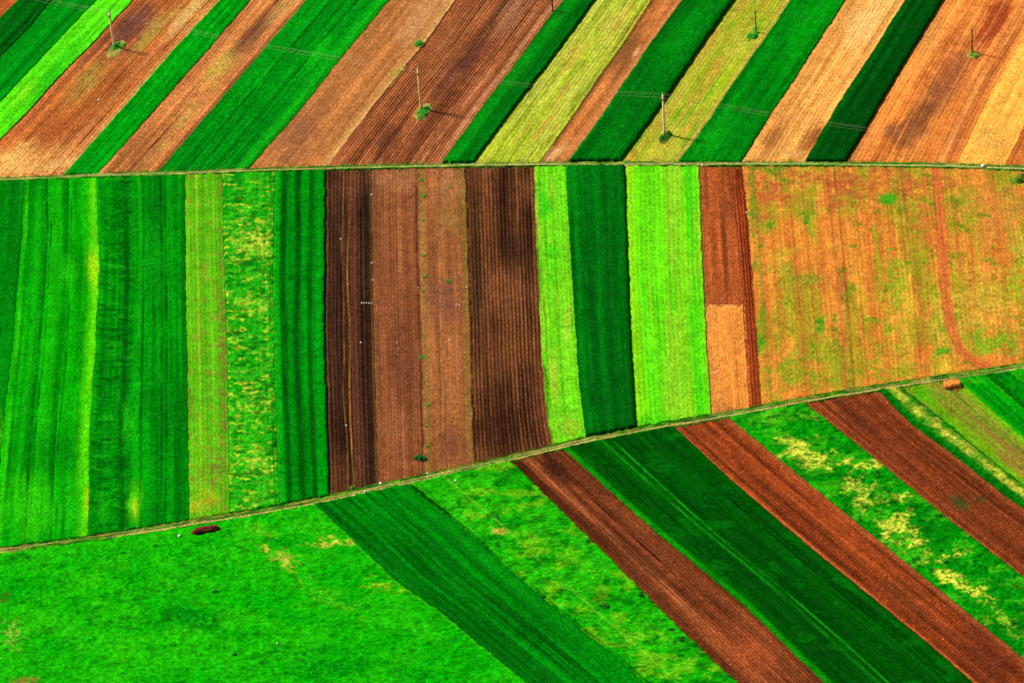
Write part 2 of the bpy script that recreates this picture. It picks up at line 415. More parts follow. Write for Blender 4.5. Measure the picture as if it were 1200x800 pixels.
# ------------------------------------------------------------------ field boundaries (photograph pixels)
b00 = [(-236, 215), (-60, 23), (-38, 0)]
b0 = [(-176, 213), (0, 23), (22, 0)]
b1 = [(-130, 213), (0, 69), (36, 33), (63, 0)]
b2a = [(-88, 213), (0, 121), (55, 63), (115, 0)]
b2 = [(-45, 212), (0, 165), (36, 129), (69, 91), (110, 50), (157, 0)]
b3 = [(74, 206), (137, 135), (192, 72), (258, 0)]
b4 = [(113, 206), (154, 160), (201, 107), (247, 55), (294, 0)]
b5 = [(186, 202), (230, 150), (275, 98), (318, 48), (360, 0)]
b6 = [(291, 199), (350, 132), (402, 66), (457, 0)]
b6b = [(385, 194), (432, 132), (476, 77), (498, 52), (534, 0)]
b7 = [(520, 191), (547, 154), (575, 115), (600, 84), (641, 27), (663, 0)]
b8 = [(556, 190), (600, 130), (650, 66), (698, 0)]
b9 = [(634, 188), (680, 124), (704, 88), (732, 50), (764, 0)]
b10 = [(669, 188), (710, 132), (754, 66), (802, 0)]
b11 = [(728, 188), (770, 132), (820, 58), (861, 0)]
b12 = [(797, 188), (834, 137), (864, 91), (900, 41), (927, 0)]
b13 = [(870, 188), (900, 139), (930, 96), (952, 60), (991, 0)]
b14 = [(945, 189), (982, 124), (1021, 66), (1062, 0)]
b15 = [(992, 189), (1037, 113), (1065, 66), (1106, 0)]
b16 = [(1123, 191), (1147, 140), (1175, 85), (1200, 47), (1226, 0)]
b17 = [(1178, 193), (1200, 148), (1280, 0)]
b18 = [(1270, 198), (1380, 0)]
b19 = [(1330, 200), (1450, 0)]
m0 = [(-190, 215), (-195, 660)]
m1 = [(28, 210), (25, 290), (16, 400), (5, 500), (-3, 580), (-6, 645)]
m2 = [(114, 207), (117, 320), (112, 420), (106, 500), (104, 633)]
m3 = [(217, 204), (218, 340), (220, 450), (222, 613)]
m4 = [(261, 202), (263, 300), (267, 420), (270, 606)]
m5 = [(322, 200), (320, 320), (322, 450), (328, 596)]
m6 = [(381, 198), (380, 400), (383, 500), (386, 585)]
m7 = [(436, 196), (438, 330), (441, 450), (444, 572)]
m8 = [(491, 195), (493, 300), (497, 430), (500, 560)]
m9 = [(545, 194), (549, 300), (552, 430), (556, 547)]
m10 = [(626, 193), (629, 280), (634, 400), (640, 480), (648, 526)]
m11 = [(663, 192), (668, 280), (674, 380), (680, 460), (688, 516)]
m12 = [(732, 192), (735, 300), (739, 400), (746, 505)]
m13 = [(819, 192), (823, 300), (828, 400), (834, 490)]
m13b = [(856, 192), (864, 280), (871, 358), (879, 482)]
m14 = [(870, 192), (878, 280), (886, 380), (893, 479)]
m15 = [(1390, 205), (1420, 405)]
n0 = [(-230, 672), (-330, 900)]
n1 = [(366, 589), (376, 598), (410, 629), (465, 682), (520, 720), (575, 766), (617, 800)]
n2 = [(472, 565), (492, 580), (539, 616), (575, 649), (600, 671), (636, 701), (682, 739), (718, 767), (754, 800)]
n3 = [(598, 541), (644, 586), (700, 640), (752, 692), (808, 748), (862, 799)]
n4 = [(662, 528), (720, 580), (776, 630), (824, 669), (880, 717), (965, 800)]
n5 = [(787, 498), (848, 555), (920, 617), (980, 667), (1040, 716), (1080, 748), (1140, 800)]
n6 = [(850, 486), (916, 540), (976, 589), (1060, 657), (1200, 771)]
n7 = [(938, 469), (952, 480), (1024, 537), (1080, 583), (1140, 631), (1200, 678)]
n8 = [(1027, 455), (1070, 499), (1120, 535), (1175, 579), (1200, 596)]
n9 = [(1052, 452), (1092, 482), (1139, 521), (1200, 570)]
n10 = [(1118, 441), (1160, 478), (1200, 513)]
n11 = [(1150, 436), (1200, 479)]
n12 = [(1177, 433), (1225, 470)]
n13 = [(1400, 402), (1520, 480)]

# ---- upper belt, left to right (standing crops have a real height)
DG, MG, BG = (0, 96, 22), (4, 150, 24), (60, 212, 24)
field('ploughed_field', 'red brown ploughed field in the top left corner of the photo', 'top', b00, b0, 'soil', c=((190, 100, 55), (160, 80, 40)), rows=(.6, .04, .1), du=.14)
field('cereal_field', 'darkest green cereal strip in the top left corner', 'top', b0, b1, 'crop', h=0.45, c=((0, 110, 28), (0, 84, 22)), rough=.07, feats=[('s', .8, .4, (0, 62, 18), .7)])
field('cereal_field', 'mid green cereal strip between the darkest and the lime strip at the top left', 'top', b1, b2a, 'crop', h=0.35, c=((6, 158, 30), (0, 128, 28)), rough=.07, feats=[('s', .12, .3, (0, 90, 20), .6), ('s', .72, .3, (0, 100, 20), .5)])
field('cereal_field', 'bright lime green strip at the top left', 'top', b2a, b2, 'crop', h=0.28, c=((70, 226, 36), (104, 238, 30)), rough=.06, contrast=.8, feats=[('e', 60, 90, 60, 12, -45, (20, 190, 30), .6), ('e', 30, 110, 20, 8, -45, (150, 235, 40), .5)])
field('ploughed_field', 'widest red brown ploughed strip behind the leftmost tall pole', 'top', b2, b3, 'soil', c=((196, 116, 62), (150, 84, 50), (170, 100, 52)), rows=(.75, .04, .10), du=.14, contrast=1.3,
      feats=[('e', 152, 38, 60, 22, -47, (118, 72, 56), .75), ('e', 105, 95, 45, 12, -47, (176, 138, 58), .7, 1.2), ('e', 178, 38, 40, 9, -47, (190, 150, 64), .65, 1.3),
             ('e', 20, 190, 60, 22, -20, (252, 186, 96), .85), ('e', 60, 160, 40, 14, -45, (176, 88, 44), .6), ('s', .96, .6, (222, 158, 92), .7), ('s', .8, .5, (214, 140, 80), .6), ('s', .87, .25, (130, 66, 36), .7),
             ('e', 225, 12, 45, 9, -47, (226, 176, 96), .7), ('s', .03, .5, (200, 110, 60), .5), ('e', 75, 192, 50, 8, -10, (240, 180, 100), .6)])
field('cereal_field', 'narrow bright green strip between two brown ploughed fields at the upper left', 'top', b3, b4, 'crop', h=0.2, c=((6, 172, 30), (0, 140, 26)), rough=.07, feats=[('s', .45, .25, (0, 105, 20), .6, -.1), ('s', .75, .2, (0, 110, 20), .4)])
field('ploughed_field', 'brown ploughed strip with a dark centre line at the upper left', 'top', b4, b5, 'soil', c=((200, 132, 80), (158, 98, 60)), rows=(.75, .035, .09), du=.14, contrast=1.2,
      feats=[('s', .5, .35, (110, 55, 42), .8, 0, 1.0), ('s', .66, .8, (200, 142, 70), .55), ('s', .97, .5, (110, 62, 42), .7), ('e', 258, 78, 26, 10, -48, (210, 166, 72), .75, 1.2), ('e', 218, 135, 22, 8, -48, (205, 160, 72), .7, 1.2),
             ('e', 193, 170, 8, 5, -48, (215, 160, 80), .6), ('e', 300, 40, 40, 12, -48, (120, 70, 52), .6), ('e', 330, 12, 30, 10, -48, (200, 150, 80), .5)])
field('cereal_field', 'wide mid green cereal strip left of the pale brown ploughed field', 'top', b5, b6, 'crop', h=0.15, c=((8, 165, 30), (0, 126, 26)), rough=.08, streak=(1.8, .02), contrast=1.3,
      feats=[('s', .3, .3, (0, 92, 20), .7, -.1), ('s', .42, .22, (0, 92, 20), .6, -.1), ('s', .62, .3, (0, 96, 20), .7, -.1), ('s', .9, .8, (24, 190, 34), .6), ('e', 372, 62, 26, 10, -48, (20, 195, 30), .6)])
field('ploughed_field', 'smooth pale brown field left of the tall pole with climbing pegs', 'top', b6, b6b, 'fine', c=((184, 122, 74), (150, 98, 58)), rows=(.9, .015, .05), du=.16, contrast=.9,
      feats=[('s', .97, .8, (226, 168, 96), .85, 0, .6), ('e', 500, 12, 50, 18, -55, (208, 148, 92), .6), ('e', 350, 160, 50, 22, -50, (136, 82, 56), .5), ('e', 465, 85, 12, 5, -45, (130, 150, 40), .5), ('s', .9, .5, (205, 150, 70), .4)])
field('ploughed_field', 'deeply furrowed dark brown field around the tall pole with climbing pegs', 'top', b6b, b7, 'soil', c=((160, 96, 62), (112, 62, 44)), rows=(.62, .085, .22), du=.1, dv=.5, contrast=1.2, streak=(2.2, .012),
      feats=[('s', .93, .7, (212, 142, 92), .8), ('s', .80, .35, (206, 138, 90), .7), ('s', .72, .25, (200, 130, 85), .5), ('s', .3, .3, (190, 120, 76), .55), ('s', .18, .3, (190, 120, 76), .5), ('s', .5, .25, (196, 130, 84), .5),
             ('e', 545, 70, 60, 14, -52, (96, 56, 44), .6), ('e', 455, 165, 30, 14, -50, (92, 50, 36), .6), ('e', 600, 15, 40, 14, -52, (196, 140, 98), .4), ('e', 515, 60, 30, 10, -52, (180, 110, 60), .4)])
field('cereal_field', 'narrow dark green strip left of the pale lime striped field', 'top', b7, b8, 'crop', h=0.75, c=((4, 132, 28), (0, 104, 24)), rough=.08, feats=[('s', .3, .8, (14, 160, 30), .6), ('s', .8, .3, (0, 70, 18), .4)])
field('stubble_field', 'pale lime and yellow striped field left of the narrow brown strip', 'top', b8, b9, 'young', h=.10, c=((176, 200, 52), (196, 196, 70)), rows=(.8, .03, .06), du=.14, streak=(1.8, .03), contrast=1.3,
      feats=[('m', (206, 150, 60), 1.1, .08, .60, .55), ('m', (120, 150, 40), 2.0, .12, .58, .6), ('s', .92, .35, (110, 120, 50), .6), ('s', .3, .3, (150, 170, 50), .5), ('e', 720, 25, 50, 14, -55, (205, 190, 76), .5)])
field('ploughed_field', 'narrow light brown strip between the pale lime field and a dark green strip', 'top', b9, b10, 'fine', c=((194, 124, 72), (160, 98, 56)), rows=(.7, .025, .07), du=.14, contrast=1.2,
      feats=[('s', .02, .5, (92, 60, 32), .8), ('e', 735, 62, 40, 14, -55, (130, 84, 42), .6), ('e', 650, 180, 20, 8, -40, (232, 178, 110), .7), ('s', .85, .5, (216, 140, 84), .5), ('e', 745, 62, 10, 3, -55, (230, 160, 110), .7)])
field('cereal_field', 'wide dark green strip left of the tall brown pole in the yellow green field', 'top', b10, b11, 'crop', h=0.9, c=((4, 122, 26), (0, 98, 24)), rough=.08, feats=[('s', .5, 1.2, (6, 136, 30), .4), ('s', .2, .3, (0, 84, 20), .4), ('e', 800, 50, 60, 20, -55, (10, 150, 30), .5)])
field('stubble_field', 'yellow green field with orange streaks around the tall brown pole and a short pole', 'top', b11, b12, 'young', h=.10, c=((168, 186, 46), (192, 180, 58)), rows=(.8, .03, .06), du=.14, streak=(1.6, .03), contrast=1.3,
      feats=[('m', (208, 150, 60), .9, .07, .56, .6), ('m', (96, 170, 36), 1.2, .12, .58, .6), ('s', .95, .5, (210, 170, 76), .6), ('e', 865, 50, 30, 12, -55, (200, 192, 62), .5)])
field('cereal_field', 'bright green strip right of the yellow green field with poles', 'top', b12, b13, 'crop', h=0.28, c=((6, 146, 26), (0, 112, 24)), rough=.10, rsc=.9, feats=[('e', 940, 40, 50, 14, -55, (10, 168, 26), .6), ('e', 830, 165, 40, 14, -40, (20, 170, 30), .5)])
field('ploughed_field', 'sandy tan field left of the darkest green strip at the upper right', 'top', b13, b14, 'fine', c=((238, 176, 98), (202, 138, 74)), rows=(.8, .03, .08), du=.14, contrast=1.3, streak=(1.8, .015),
      feats=[('e', 1020, 20, 50, 18, -58, (252, 196, 112), .7), ('e', 950, 165, 26, 12, -58, (160, 90, 44), .7), ('s', .85, .5, (180, 108, 56), .5), ('e', 905, 165, 20, 10, -58, (150, 90, 46), .6), ('e', 925, 180, 30, 5, 0, (230, 165, 90), .6)])
field('cereal_field', 'darkest green strip between two orange tan fields at the upper right', 'top', b14, b15, 'crop', h=0.75, c=((0, 82, 22), (0, 66, 20)), rough=.06, feats=[('s', .12, .5, (2, 104, 26), .6), ('s', .4, .2, (0, 100, 24), .3)])
field('ploughed_field', 'wide rust orange field with dark smudges around the short right hand pole', 'top', b15, b16, 'fine', c=((232, 150, 76), (196, 112, 56)), rows=(.8, .03, .08), du=.14, contrast=1.2, streak=(1.5, .015),
      feats=[('e', 1112, 92, 66, 22, -58, (152, 82, 50), .6, .8), ('e', 1070, 148, 46, 18, -55, (128, 72, 42), .62, .9), ('e', 1165, 25, 52, 16, -60, (172, 74, 34), .8, .7), ('e', 1045, 155, 14, 10, -55, (128, 76, 46), .6), ('e', 1085, 35, 26, 30, 0, (226, 150, 78), .5),
             ('s', .9, .7, (178, 96, 46), .6), ('s', .78, .5, (214, 130, 66), .6), ('s', .84, .35, (232, 156, 80), .7), ('e', 1010, 170, 30, 12, -55, (206, 128, 66), .5), ('s', .6, .3, (226, 146, 80), .4), ('e', 1115, 45, 22, 8, -50, (186, 92, 42), .5)])
field('harvested_field', 'pale golden field in the upper right', 'top', b16, b17, 'fine', c=((234, 178, 84), (222, 160, 72)), rows=(1.0, .015, .03), du=.16, contrast=.8, feats=[('e', 1160, 160, 20, 14, 0, (222, 164, 72), .5)])
field('ploughed_field', 'orange brown field beyond the pale golden field at the right edge', 'top', b17, b18, 'fine', c=((212, 132, 68), (176, 96, 46)), rows=(.8, .03, .08), du=.16)
field('cereal_field', 'green strip past the right edge of the upper belt', 'top', b18, b19, 'crop', h=.6, c=(MG, DG))
# ---- middle belt
field('cereal_field', 'dark green strip along the left edge of the middle belt', 'mid', m0, m1, 'crop', h=.3, flush=True, c=((4, 148, 22), (0, 122, 20)), rough=.09, streak=(.9, .015), feats=[('e', 8, 520, 14, 40, 0, (70, 190, 24), .7), ('e', 0, 620, 6, 20, 0, (230, 190, 60), .7)])
field('cereal_field', 'wide bright green strip with faint wheel lines at the left', 'mid', m1, m2, 'crop', h=.3, flush=True, c=((16, 184, 14), (0, 140, 16)), rough=.08, streak=(.8, .010), contrast=1.5, dv=.35,
      feats=[('s', .05, .35, (50, 205, 26), .8, 0, .2), ('s', .22, .6, (24, 200, 26), .5), ('s', .45, .8, (30, 190, 24), .5), ('s', .95, 1.1, (74, 222, 20), .9, 0, .6), ('s', .96, .3, (150, 226, 30), .3), ('s', .33, .22, (0, 88, 18), .7, -.15), ('s', .38, .18, (0, 88, 18), .6, -.15),
             ('s', .6, .18, (0, 96, 18), .6, -.15), ('s', .65, .16, (0, 96, 18), .6, -.15), ('s', .28, .9, (0, 118, 20), .5, 0, 1.0), ('e', 110, 315, 9, 26, 0, (176, 230, 30), .75, .6), ('e', 35, 595, 34, 36, 0, (48, 205, 20), .75), ('e', 78, 320, 14, 18, 0, (40, 205, 24), .5),
             ('e', 88, 590, 20, 40, 0, (30, 190, 24), .5), ('e', 104, 590, 6, 22, 0, (190, 220, 30), .7), ('e', 40, 220, 16, 14, 0, (0, 110, 20), .5), ('e', 60, 530, 40, 20, 0, (0, 120, 20), .5)])
field('cereal_field', 'darker green strip with crosswise lodged ripples in the middle belt', 'mid', m2, m3, 'crop', h=.3, flush=True, c=((8, 160, 20), (0, 114, 18)), rough=.10, streak=(.8, .010), contrast=1.4,
      feats=[('m', (0, 84, 18), .35, 1.6, .55, .7, (0, .42)), ('m', (30, 180, 30), .35, 1.4, .6, .6, (0, .5)), ('s', .33, .5, (0, 78, 18), .7, -.15), ('s', .48, .35, (16, 176, 24), .6), ('s', .52, .15, (0, 84, 18), .6, -.1),
             ('s', .73, .15, (0, 84, 18), .7, -.15), ('s', .78, .15, (0, 84, 18), .7, -.15), ('s', .97, .4, (0, 100, 20), .6), ('e', 158, 590, 8, 26, 0, (90, 215, 24), .85, .6), ('e', 158, 596, 3, 12, 0, (205, 210, 40), .7, .5), ('e', 150, 495, 9, 24, 0, (26, 180, 26), .6), ('e', 180, 300, 20, 50, 0, (16, 160, 26), .5), ('e', 120, 600, 10, 20, 0, (30, 180, 26), .5)])
field('cereal_field', 'olive yellow green strip right of the rippled green strip', 'mid', m3, m4, 'young', h=0.3, c=((100, 190, 30), (78, 168, 28)), rough=.06, rows=(.8, .02, .05), streak=(1.4, .02), contrast=1.2, du=.15,
      feats=[('m', (150, 130, 44), 1.2, .5, .58, .5), ('e', 262, 430, 6, 140, 0, (132, 108, 44), .55, 1.2, 1.0), ('e', 250, 550, 14, 22, 0, (128, 108, 44), .6), ('e', 240, 590, 26, 14, 0, (160, 172, 44), .8), ('e', 236, 440, 8, 26, 0, (50, 180, 40), .6), ('s', .3, .3, (150, 205, 36), .5), ('e', 222, 460, 4, 60, 0, (110, 130, 36), .5)])
field('meadow_strip', 'green strip with yellow blossom ripples left of the dark striped crop', 'mid', m4, m5, 'meadow', h=.35, c=((46, 200, 32), (8, 160, 26)), rough=.16, rsc=1.1, streak=(.9, .05), contrast=1.4,
      feats=[('m', (224, 238, 76), .7, 1.5, .60, .8), ('e', 298, 285, 32, 20, 0, (214, 230, 90), .75, 1.4, 1.0), ('e', 303, 360, 24, 12, 0, (190, 226, 80), .6, 1.4, 1.0), ('e', 302, 470, 22, 14, 0, (200, 226, 80), .6, 1.4, 1.0), ('e', 300, 545, 24, 16, 0, (200, 226, 80), .65, 1.4, 1.0), ('s', .68, .12, (0, 110, 20), .6, -.1), ('s', .82, .12, (0, 110, 20), .5, -.1), ('m', (90, 210, 50), .35, 1.2, .5, .5), ('m', (0, 110, 20), .4, 1.5, .60, .7), ('s', .93, .25, (0, 120, 20), .5), ('e', 290, 515, 30, 12, 0, (70, 210, 40), .6), ('e', 300, 435, 24, 14, 0, (30, 190, 30), .6)])
field('cereal_field', 'deep green crop with dark lengthwise stripes left of the ploughed land', 'mid', m5, m6, 'crop', h=0.5, c=((4, 150, 24), (0, 124, 22)), rough=.06, streak=(1.1, .010), contrast=1.2,
      feats=[('s', .22, .5, (0, 70, 16), .8, -.15, .4), ('s', .47, .6, (0, 66, 16), .85, -.2, .6), ('s', .73, .45, (0, 78, 16), .7, -.12, .5), ('s', .05, .5, (24, 176, 28), .6), ('s', .92, .5, (6, 168, 26), .5), ('m', (0, 96, 20), .3, 1.2, .62, .5)])
field('ploughed_field', 'blackish brown ploughed strip with thin yellow weedy lines', 'mid', m6, m7, 'soil', c=((84, 52, 34), (34, 20, 16)), rows=(.75, .07, .30), du=.1, dv=.5, contrast=1.3, streak=(1.6, .015),
      feats=[('s', .03, .35, (110, 74, 34), .5), ('s', .49, .16, (176, 118, 44), .7, 0, .9), ('s', .36, .14, (140, 96, 40), .6, 0, .9), ('s', .6, .8, (112, 64, 42), .6), ('s', .86, .6, (36, 22, 14), .7), ('s', .2, .8, (70, 42, 28), .4), ('s', .97, .5, (92, 66, 32), .6), ('e', 392, 560, 14, 40, 0, (100, 60, 32), .6), ('e', 412, 215, 26, 26, 0, (118, 72, 44), .5)])
field('ploughed_field', 'even mid brown ploughed strip between the blackish strip and the weedy seam', 'mid', m7, m8, 'fine', c=((138, 84, 54), (116, 66, 42)), rows=(.6, .025, .06), du=.12, contrast=1.0, streak=(1.6, .012),
      feats=[('s', .55, .3, (176, 112, 66), .6), ('s', .3, .2, (160, 98, 58), .5), ('s', .93, .2, (86, 46, 28), .8, 0, .2), ('s', .985, .2, (168, 108, 66), .8, 0, .2), ('e', 462, 210, 34, 20, 0, (168, 108, 66), .6), ('e', 460, 500, 20, 16, 0, (150, 92, 52), .6), ('e', 470, 420, 24, 60, 0, (118, 66, 42), .5), ('s', .05, .3, (100, 72, 40), .5)])
field('ploughed_field', 'lighter smooth brown strip right of the weedy seam', 'mid', m8, m9, 'fine', c=((158, 102, 62), (128, 80, 52)), rows=(.7, .015, .04), du=.14, contrast=.9,
      feats=[('s', .05, .4, (118, 120, 50), .45), ('e', 528, 215, 24, 26, 0, (176, 114, 66), .6), ('e', 528, 430, 22, 26, 0, (168, 102, 54), .6), ('e', 520, 350, 24, 30, 0, (132, 80, 60), .6), ('s', .38, .25, (180, 118, 68), .5), ('s', .93, .5, (128, 112, 44), .55), ('e', 526, 260, 14, 16, 0, (150, 118, 60), .4), ('e', 530, 520, 22, 24, 0, (120, 70, 46), .5)])
field('ploughed_field', 'dark brown deeply furrowed strip left of the narrow lime strip', 'mid', m9, m10, 'soil', c=((118, 72, 42), (44, 25, 18)), rows=(.68, .10, .42), du=.1, dv=.5, contrast=1.1, streak=(1.5, .012),
      feats=[('e', 592, 335, 30, 40, 0, (136, 82, 48), .6), ('e', 618, 220, 16, 22, 0, (120, 72, 42), .6), ('e', 560, 330, 9, 100, 0, (66, 46, 26), .6), ('e', 630, 460, 12, 50, 0, (110, 62, 36), .5), ('e', 590, 500, 44, 40, 0, (60, 32, 20), .6), ('e', 605, 290, 20, 40, 0, (58, 34, 24), .6), ('e', 600, 410, 36, 34, 0, (126, 74, 40), .5), ('s', .97, .35, (140, 84, 48), .6)])
field('cereal_field', 'narrow lime green strip between dark furrows and the dark green strip', 'mid', m10, m11, 'young', h=0.22, c=((96, 216, 32), (128, 220, 44)), rows=(.8, .02, .05), du=.15, streak=(1.4, .02),
      feats=[('s', .02, .3, (60, 100, 26), .7), ('s', .2, .18, (170, 214, 60), .6), ('e', 636, 240, 10, 26, 0, (50, 206, 30), .7), ('m', (176, 200, 76), .6, .06, .55, .55), ('e', 650, 310, 14, 26, 0, (66, 208, 30), .6), ('s', .12, .14, (70, 130, 30), .5), ('e', 668, 500, 16, 22, 0, (150, 196, 60), .7), ('s', .5, .14, (80, 130, 36), .35), ('m', (40, 170, 30), .4, .9, .66, .5)])
field('cereal_field', 'dark green strip between the two lime strips in the middle belt', 'mid', m11, m12, 'crop', h=0.75, c=((0, 114, 24), (0, 92, 24)), rough=.08, streak=(.7, .02), feats=[('s', .47, .5, (6, 140, 30), .5), ('s', .12, .5, (10, 150, 30), .5), ('s', .25, .25, (14, 150, 30), .4), ('e', 690, 300, 14, 90, 0, (0, 82, 22), .5), ('e', 700, 470, 34, 40, 0, (0, 92, 26), .4)])
field('cereal_field', 'wide bright lime green strip right of the dark green strip', 'mid', m12, m13, 'young', h=0.25, c=((112, 226, 28), (84, 218, 30)), rows=(.85, .025, .05), du=.15, streak=(1.0, .012), contrast=1.4,
      feats=[('s', .05, .9, (160, 232, 30), .6), ('s', .72, .7, (150, 216, 46), .5), ('m', (168, 206, 64), .5, .03, .56, .5), ('s', .85, .6, (56, 210, 30), .5), ('s', .36, .15, (60, 150, 24), .35), ('s', .55, .15, (60, 160, 24), .35), ('e', 760, 495, 40, 12, 0, (60, 205, 30), .5), ('s', .97, .3, (150, 210, 50), .5)])
field('ploughed_field', 'red brown ploughed plot above the small golden plot', 'mid', m13, m13b, 'soil', c=((160, 84, 46), (134, 68, 38)), rows=(.5, .03, .09), du=.12, dv=.45, cut=(None, 359), feats=[('s', .05, .4, (178, 104, 56), .6), ('e', 850, 240, 18, 20, 0, (140, 72, 38), .5)])
field('harvested_field', 'small golden tan plot at the foot of the red brown plot', 'mid', m13, m13b, 'fine', c=((216, 142, 68), (196, 124, 58)), rows=(.6, .02, .05), du=.14, cut=(357, None), contrast=.9, feats=[('s', .1, .9, (206, 134, 64), .5), ('e', 858, 485, 28, 10, 0, (150, 92, 46), .6), ('e', 858, 358, 20, 3, 0, (232, 160, 84), .6)])
field('ploughed_field', 'thin furrowed rust red strip left of the mottled orange field', 'mid', m13b, m14, 'soil', c=((150, 68, 34), (112, 48, 26)), rows=(.55, .09, .24), du=.09, dv=.5, feats=[('s', .05, .2, (180, 100, 54), .6)])
ofe = [('m', (120, 160, 36), .35, .08, .50, .55), ('m', (200, 84, 40), 1.6, .04, .55, .35), ('m', (60, 140, 30), .5, .4, .66, .7),
       ('e', 1150, 360, 60, 60, 0, (228, 180, 62), .5), ('e', 1090, 270, 26, 50, 0, (214, 120, 52), .5), ('e', 985, 235, 60, 26, 0, (196, 100, 50), .5), ('e', 1010, 215, 130, 22, 0, (186, 96, 48), .6), ('e', 990, 425, 80, 24, 0, (150, 160, 44), .5), ('e', 905, 230, 30, 40, 0, (200, 96, 50), .6), ('e', 1170, 250, 50, 40, 0, (216, 140, 58), .6), ('e', 960, 330, 50, 20, 0, (190, 110, 50), .5),
       ('e', 1040, 233, 14, 10, 0, (70, 165, 40), .85, .5), ('e', 961, 380, 8, 12, 0, (50, 150, 40), .8, .7), ('e', 979, 375, 5, 7, 0, (50, 150, 40), .8, .6), ('e', 945, 255, 5, 14, 0, (50, 140, 40), .7), ('e', 1045, 292, 7, 4, 0, (80, 180, 40), .8), ('e', 999, 236, 5, 8, 0, (50, 130, 40), .7),
       ('e', 940, 330, 22, 10, 0, (110, 160, 44), .6), ('e', 1050, 340, 16, 60, 0, (140, 170, 40), .55), ('e', 1104, 412, 10, 6, 0, (60, 160, 40), .7), ('e', 1165, 400, 40, 20, 0, (120, 170, 40), .7), ('e', 930, 440, 40, 22, 0, (130, 158, 44), .6), ('e', 1040, 435, 60, 14, 0, (150, 158, 44), .6), ('e', 1190, 330, 20, 40, 0, (160, 176, 44), .6), ('e', 1125, 300, 14, 8, 0, (110, 140, 40), .7),
       ('e', 1115, 265, 12, 4, 0, (110, 150, 40), .6), ('e', 1093, 300, 5, 10, 0, (90, 120, 40), .7), ('e', 1195, 290, 16, 16, 0, (190, 180, 60), .5), ('e', 880, 240, 5, 40, 0, (70, 150, 40), .7), ('e', 885, 310, 4, 10, 0, (50, 150, 40), .7), ('e', 890, 400, 5, 30, 0, (60, 160, 40), .7), ('e', 905, 200, 20, 8, 0, (70, 150, 40), .6), ('e', 1190, 212, 20, 7, 0, (120, 180, 50), .6),
       ('s', .205, .25, (150, 74, 36), .5, -.03, .5), ('s', .36, .35, (164, 88, 42), .5, -.03, .5), ('s', .19, .5, (176, 84, 44), .5), ('s', .47, .3, (196, 104, 50), .4), ('s', .56, .35, (190, 96, 46), .45), ('s', .1, .5, (196, 94, 44), .45), ('s', .02, .4, (70, 130, 40), .45), ('l', [(1098, 190), (1098, 203), (1101, 250), (1106, 320), (1110, 360), (1116, 388), (1126, 410), (1140, 423), (1158, 431)], 1.0, (204, 104, 50), .85)]
field('fallow_field', 'large mottled orange and green fallow field at the right of the middle belt', 'mid', m14, m15, 'young', h=.12, c=((240, 160, 56), (216, 124, 46), (200, 178, 44)), rows=(.8, .02, .05), du=.18, dv=.3, streak=(.7, .02), contrast=1.1, rough=.06, feats=ofe)
# ---- lower belt
field('meadow', 'broad bright green meadow at the lower left', 'low', n0, n1, 'meadow', h=.25, c=((12, 184, 16), (38, 204, 18)), rough=.16, rsc=.7, du=.26, dv=.26, streak=(.2, .2), contrast=1.5,
      feats=[('m', (6, 150, 18), .15, .4, .56, .35), ('m', (60, 212, 22), .15, .15, .62, .3), ('e', 312, 645, 8, 5, 30, (214, 214, 56), .8, 1.2, .8), ('e', 333, 655, 16, 9, 40, (206, 214, 60), .75, 1.5, .8), ('e', 385, 638, 30, 6, -6, (210, 216, 64), .75, 1.4, .8), ('e', 388, 630, 5, 3, 0, (220, 210, 60), .7),
             ('e', 455, 690, 22, 9, 10, (150, 205, 40), .7, 1.6, .9), ('e', 300, 620, 20, 10, 20, (120, 210, 40), .6, 1.2), ('e', 380, 700, 40, 12, 20, (90, 210, 36), .5, 1.3), ('e', 2, 700, 10, 10, 0, (70, 110, 36), .6, 1.2, .9), ('e', 14, 745, 14, 16, 0, (170, 220, 90), .55, 1.6, 1.2), ('e', 26, 799, 22, 7, 0, (140, 130, 46), .7, 1.0),
             ('e', 230, 730, 70, 16, 8, (4, 138, 22), .7, 1.2), ('e', 150, 700, 60, 14, -10, (6, 150, 22), .5, 1.2), ('e', 380, 780, 90, 20, 5, (4, 140, 20), .6, 1.3), ('e', 60, 760, 50, 18, 0, (8, 150, 20), .5, 1.2), ('e', 460, 640, 30, 8, 40, (50, 200, 24), .4), ('e', 120, 650, 160, 10, -6, (30, 192, 24), .5), ('e', 20, 655, 30, 6, 0, (0, 110, 20), .6), ('s', .998, .4, (60, 205, 30), .5)])
field('cereal_field', 'dark green strip right of the broad bright meadow', 'low', n1, n2, 'crop', h=0.4, c=((4, 146, 22), (0, 98, 18)), rough=.10, streak=(1.8, .04), contrast=1.6,
      feats=[('s', .05, .9, (0, 84, 18), .6), ('s', .55, .25, (0, 70, 18), .6, -.15), ('s', .62, .2, (0, 72, 18), .6, -.15), ('s', .3, .2, (0, 74, 18), .4, -.1), ('s', .9, 1.2, (10, 156, 24), .6), ('e', 440, 610, 40, 14, 40, (4, 140, 24), .5), ('e', 520, 660, 40, 14, 42, (0, 112, 20), .5)])
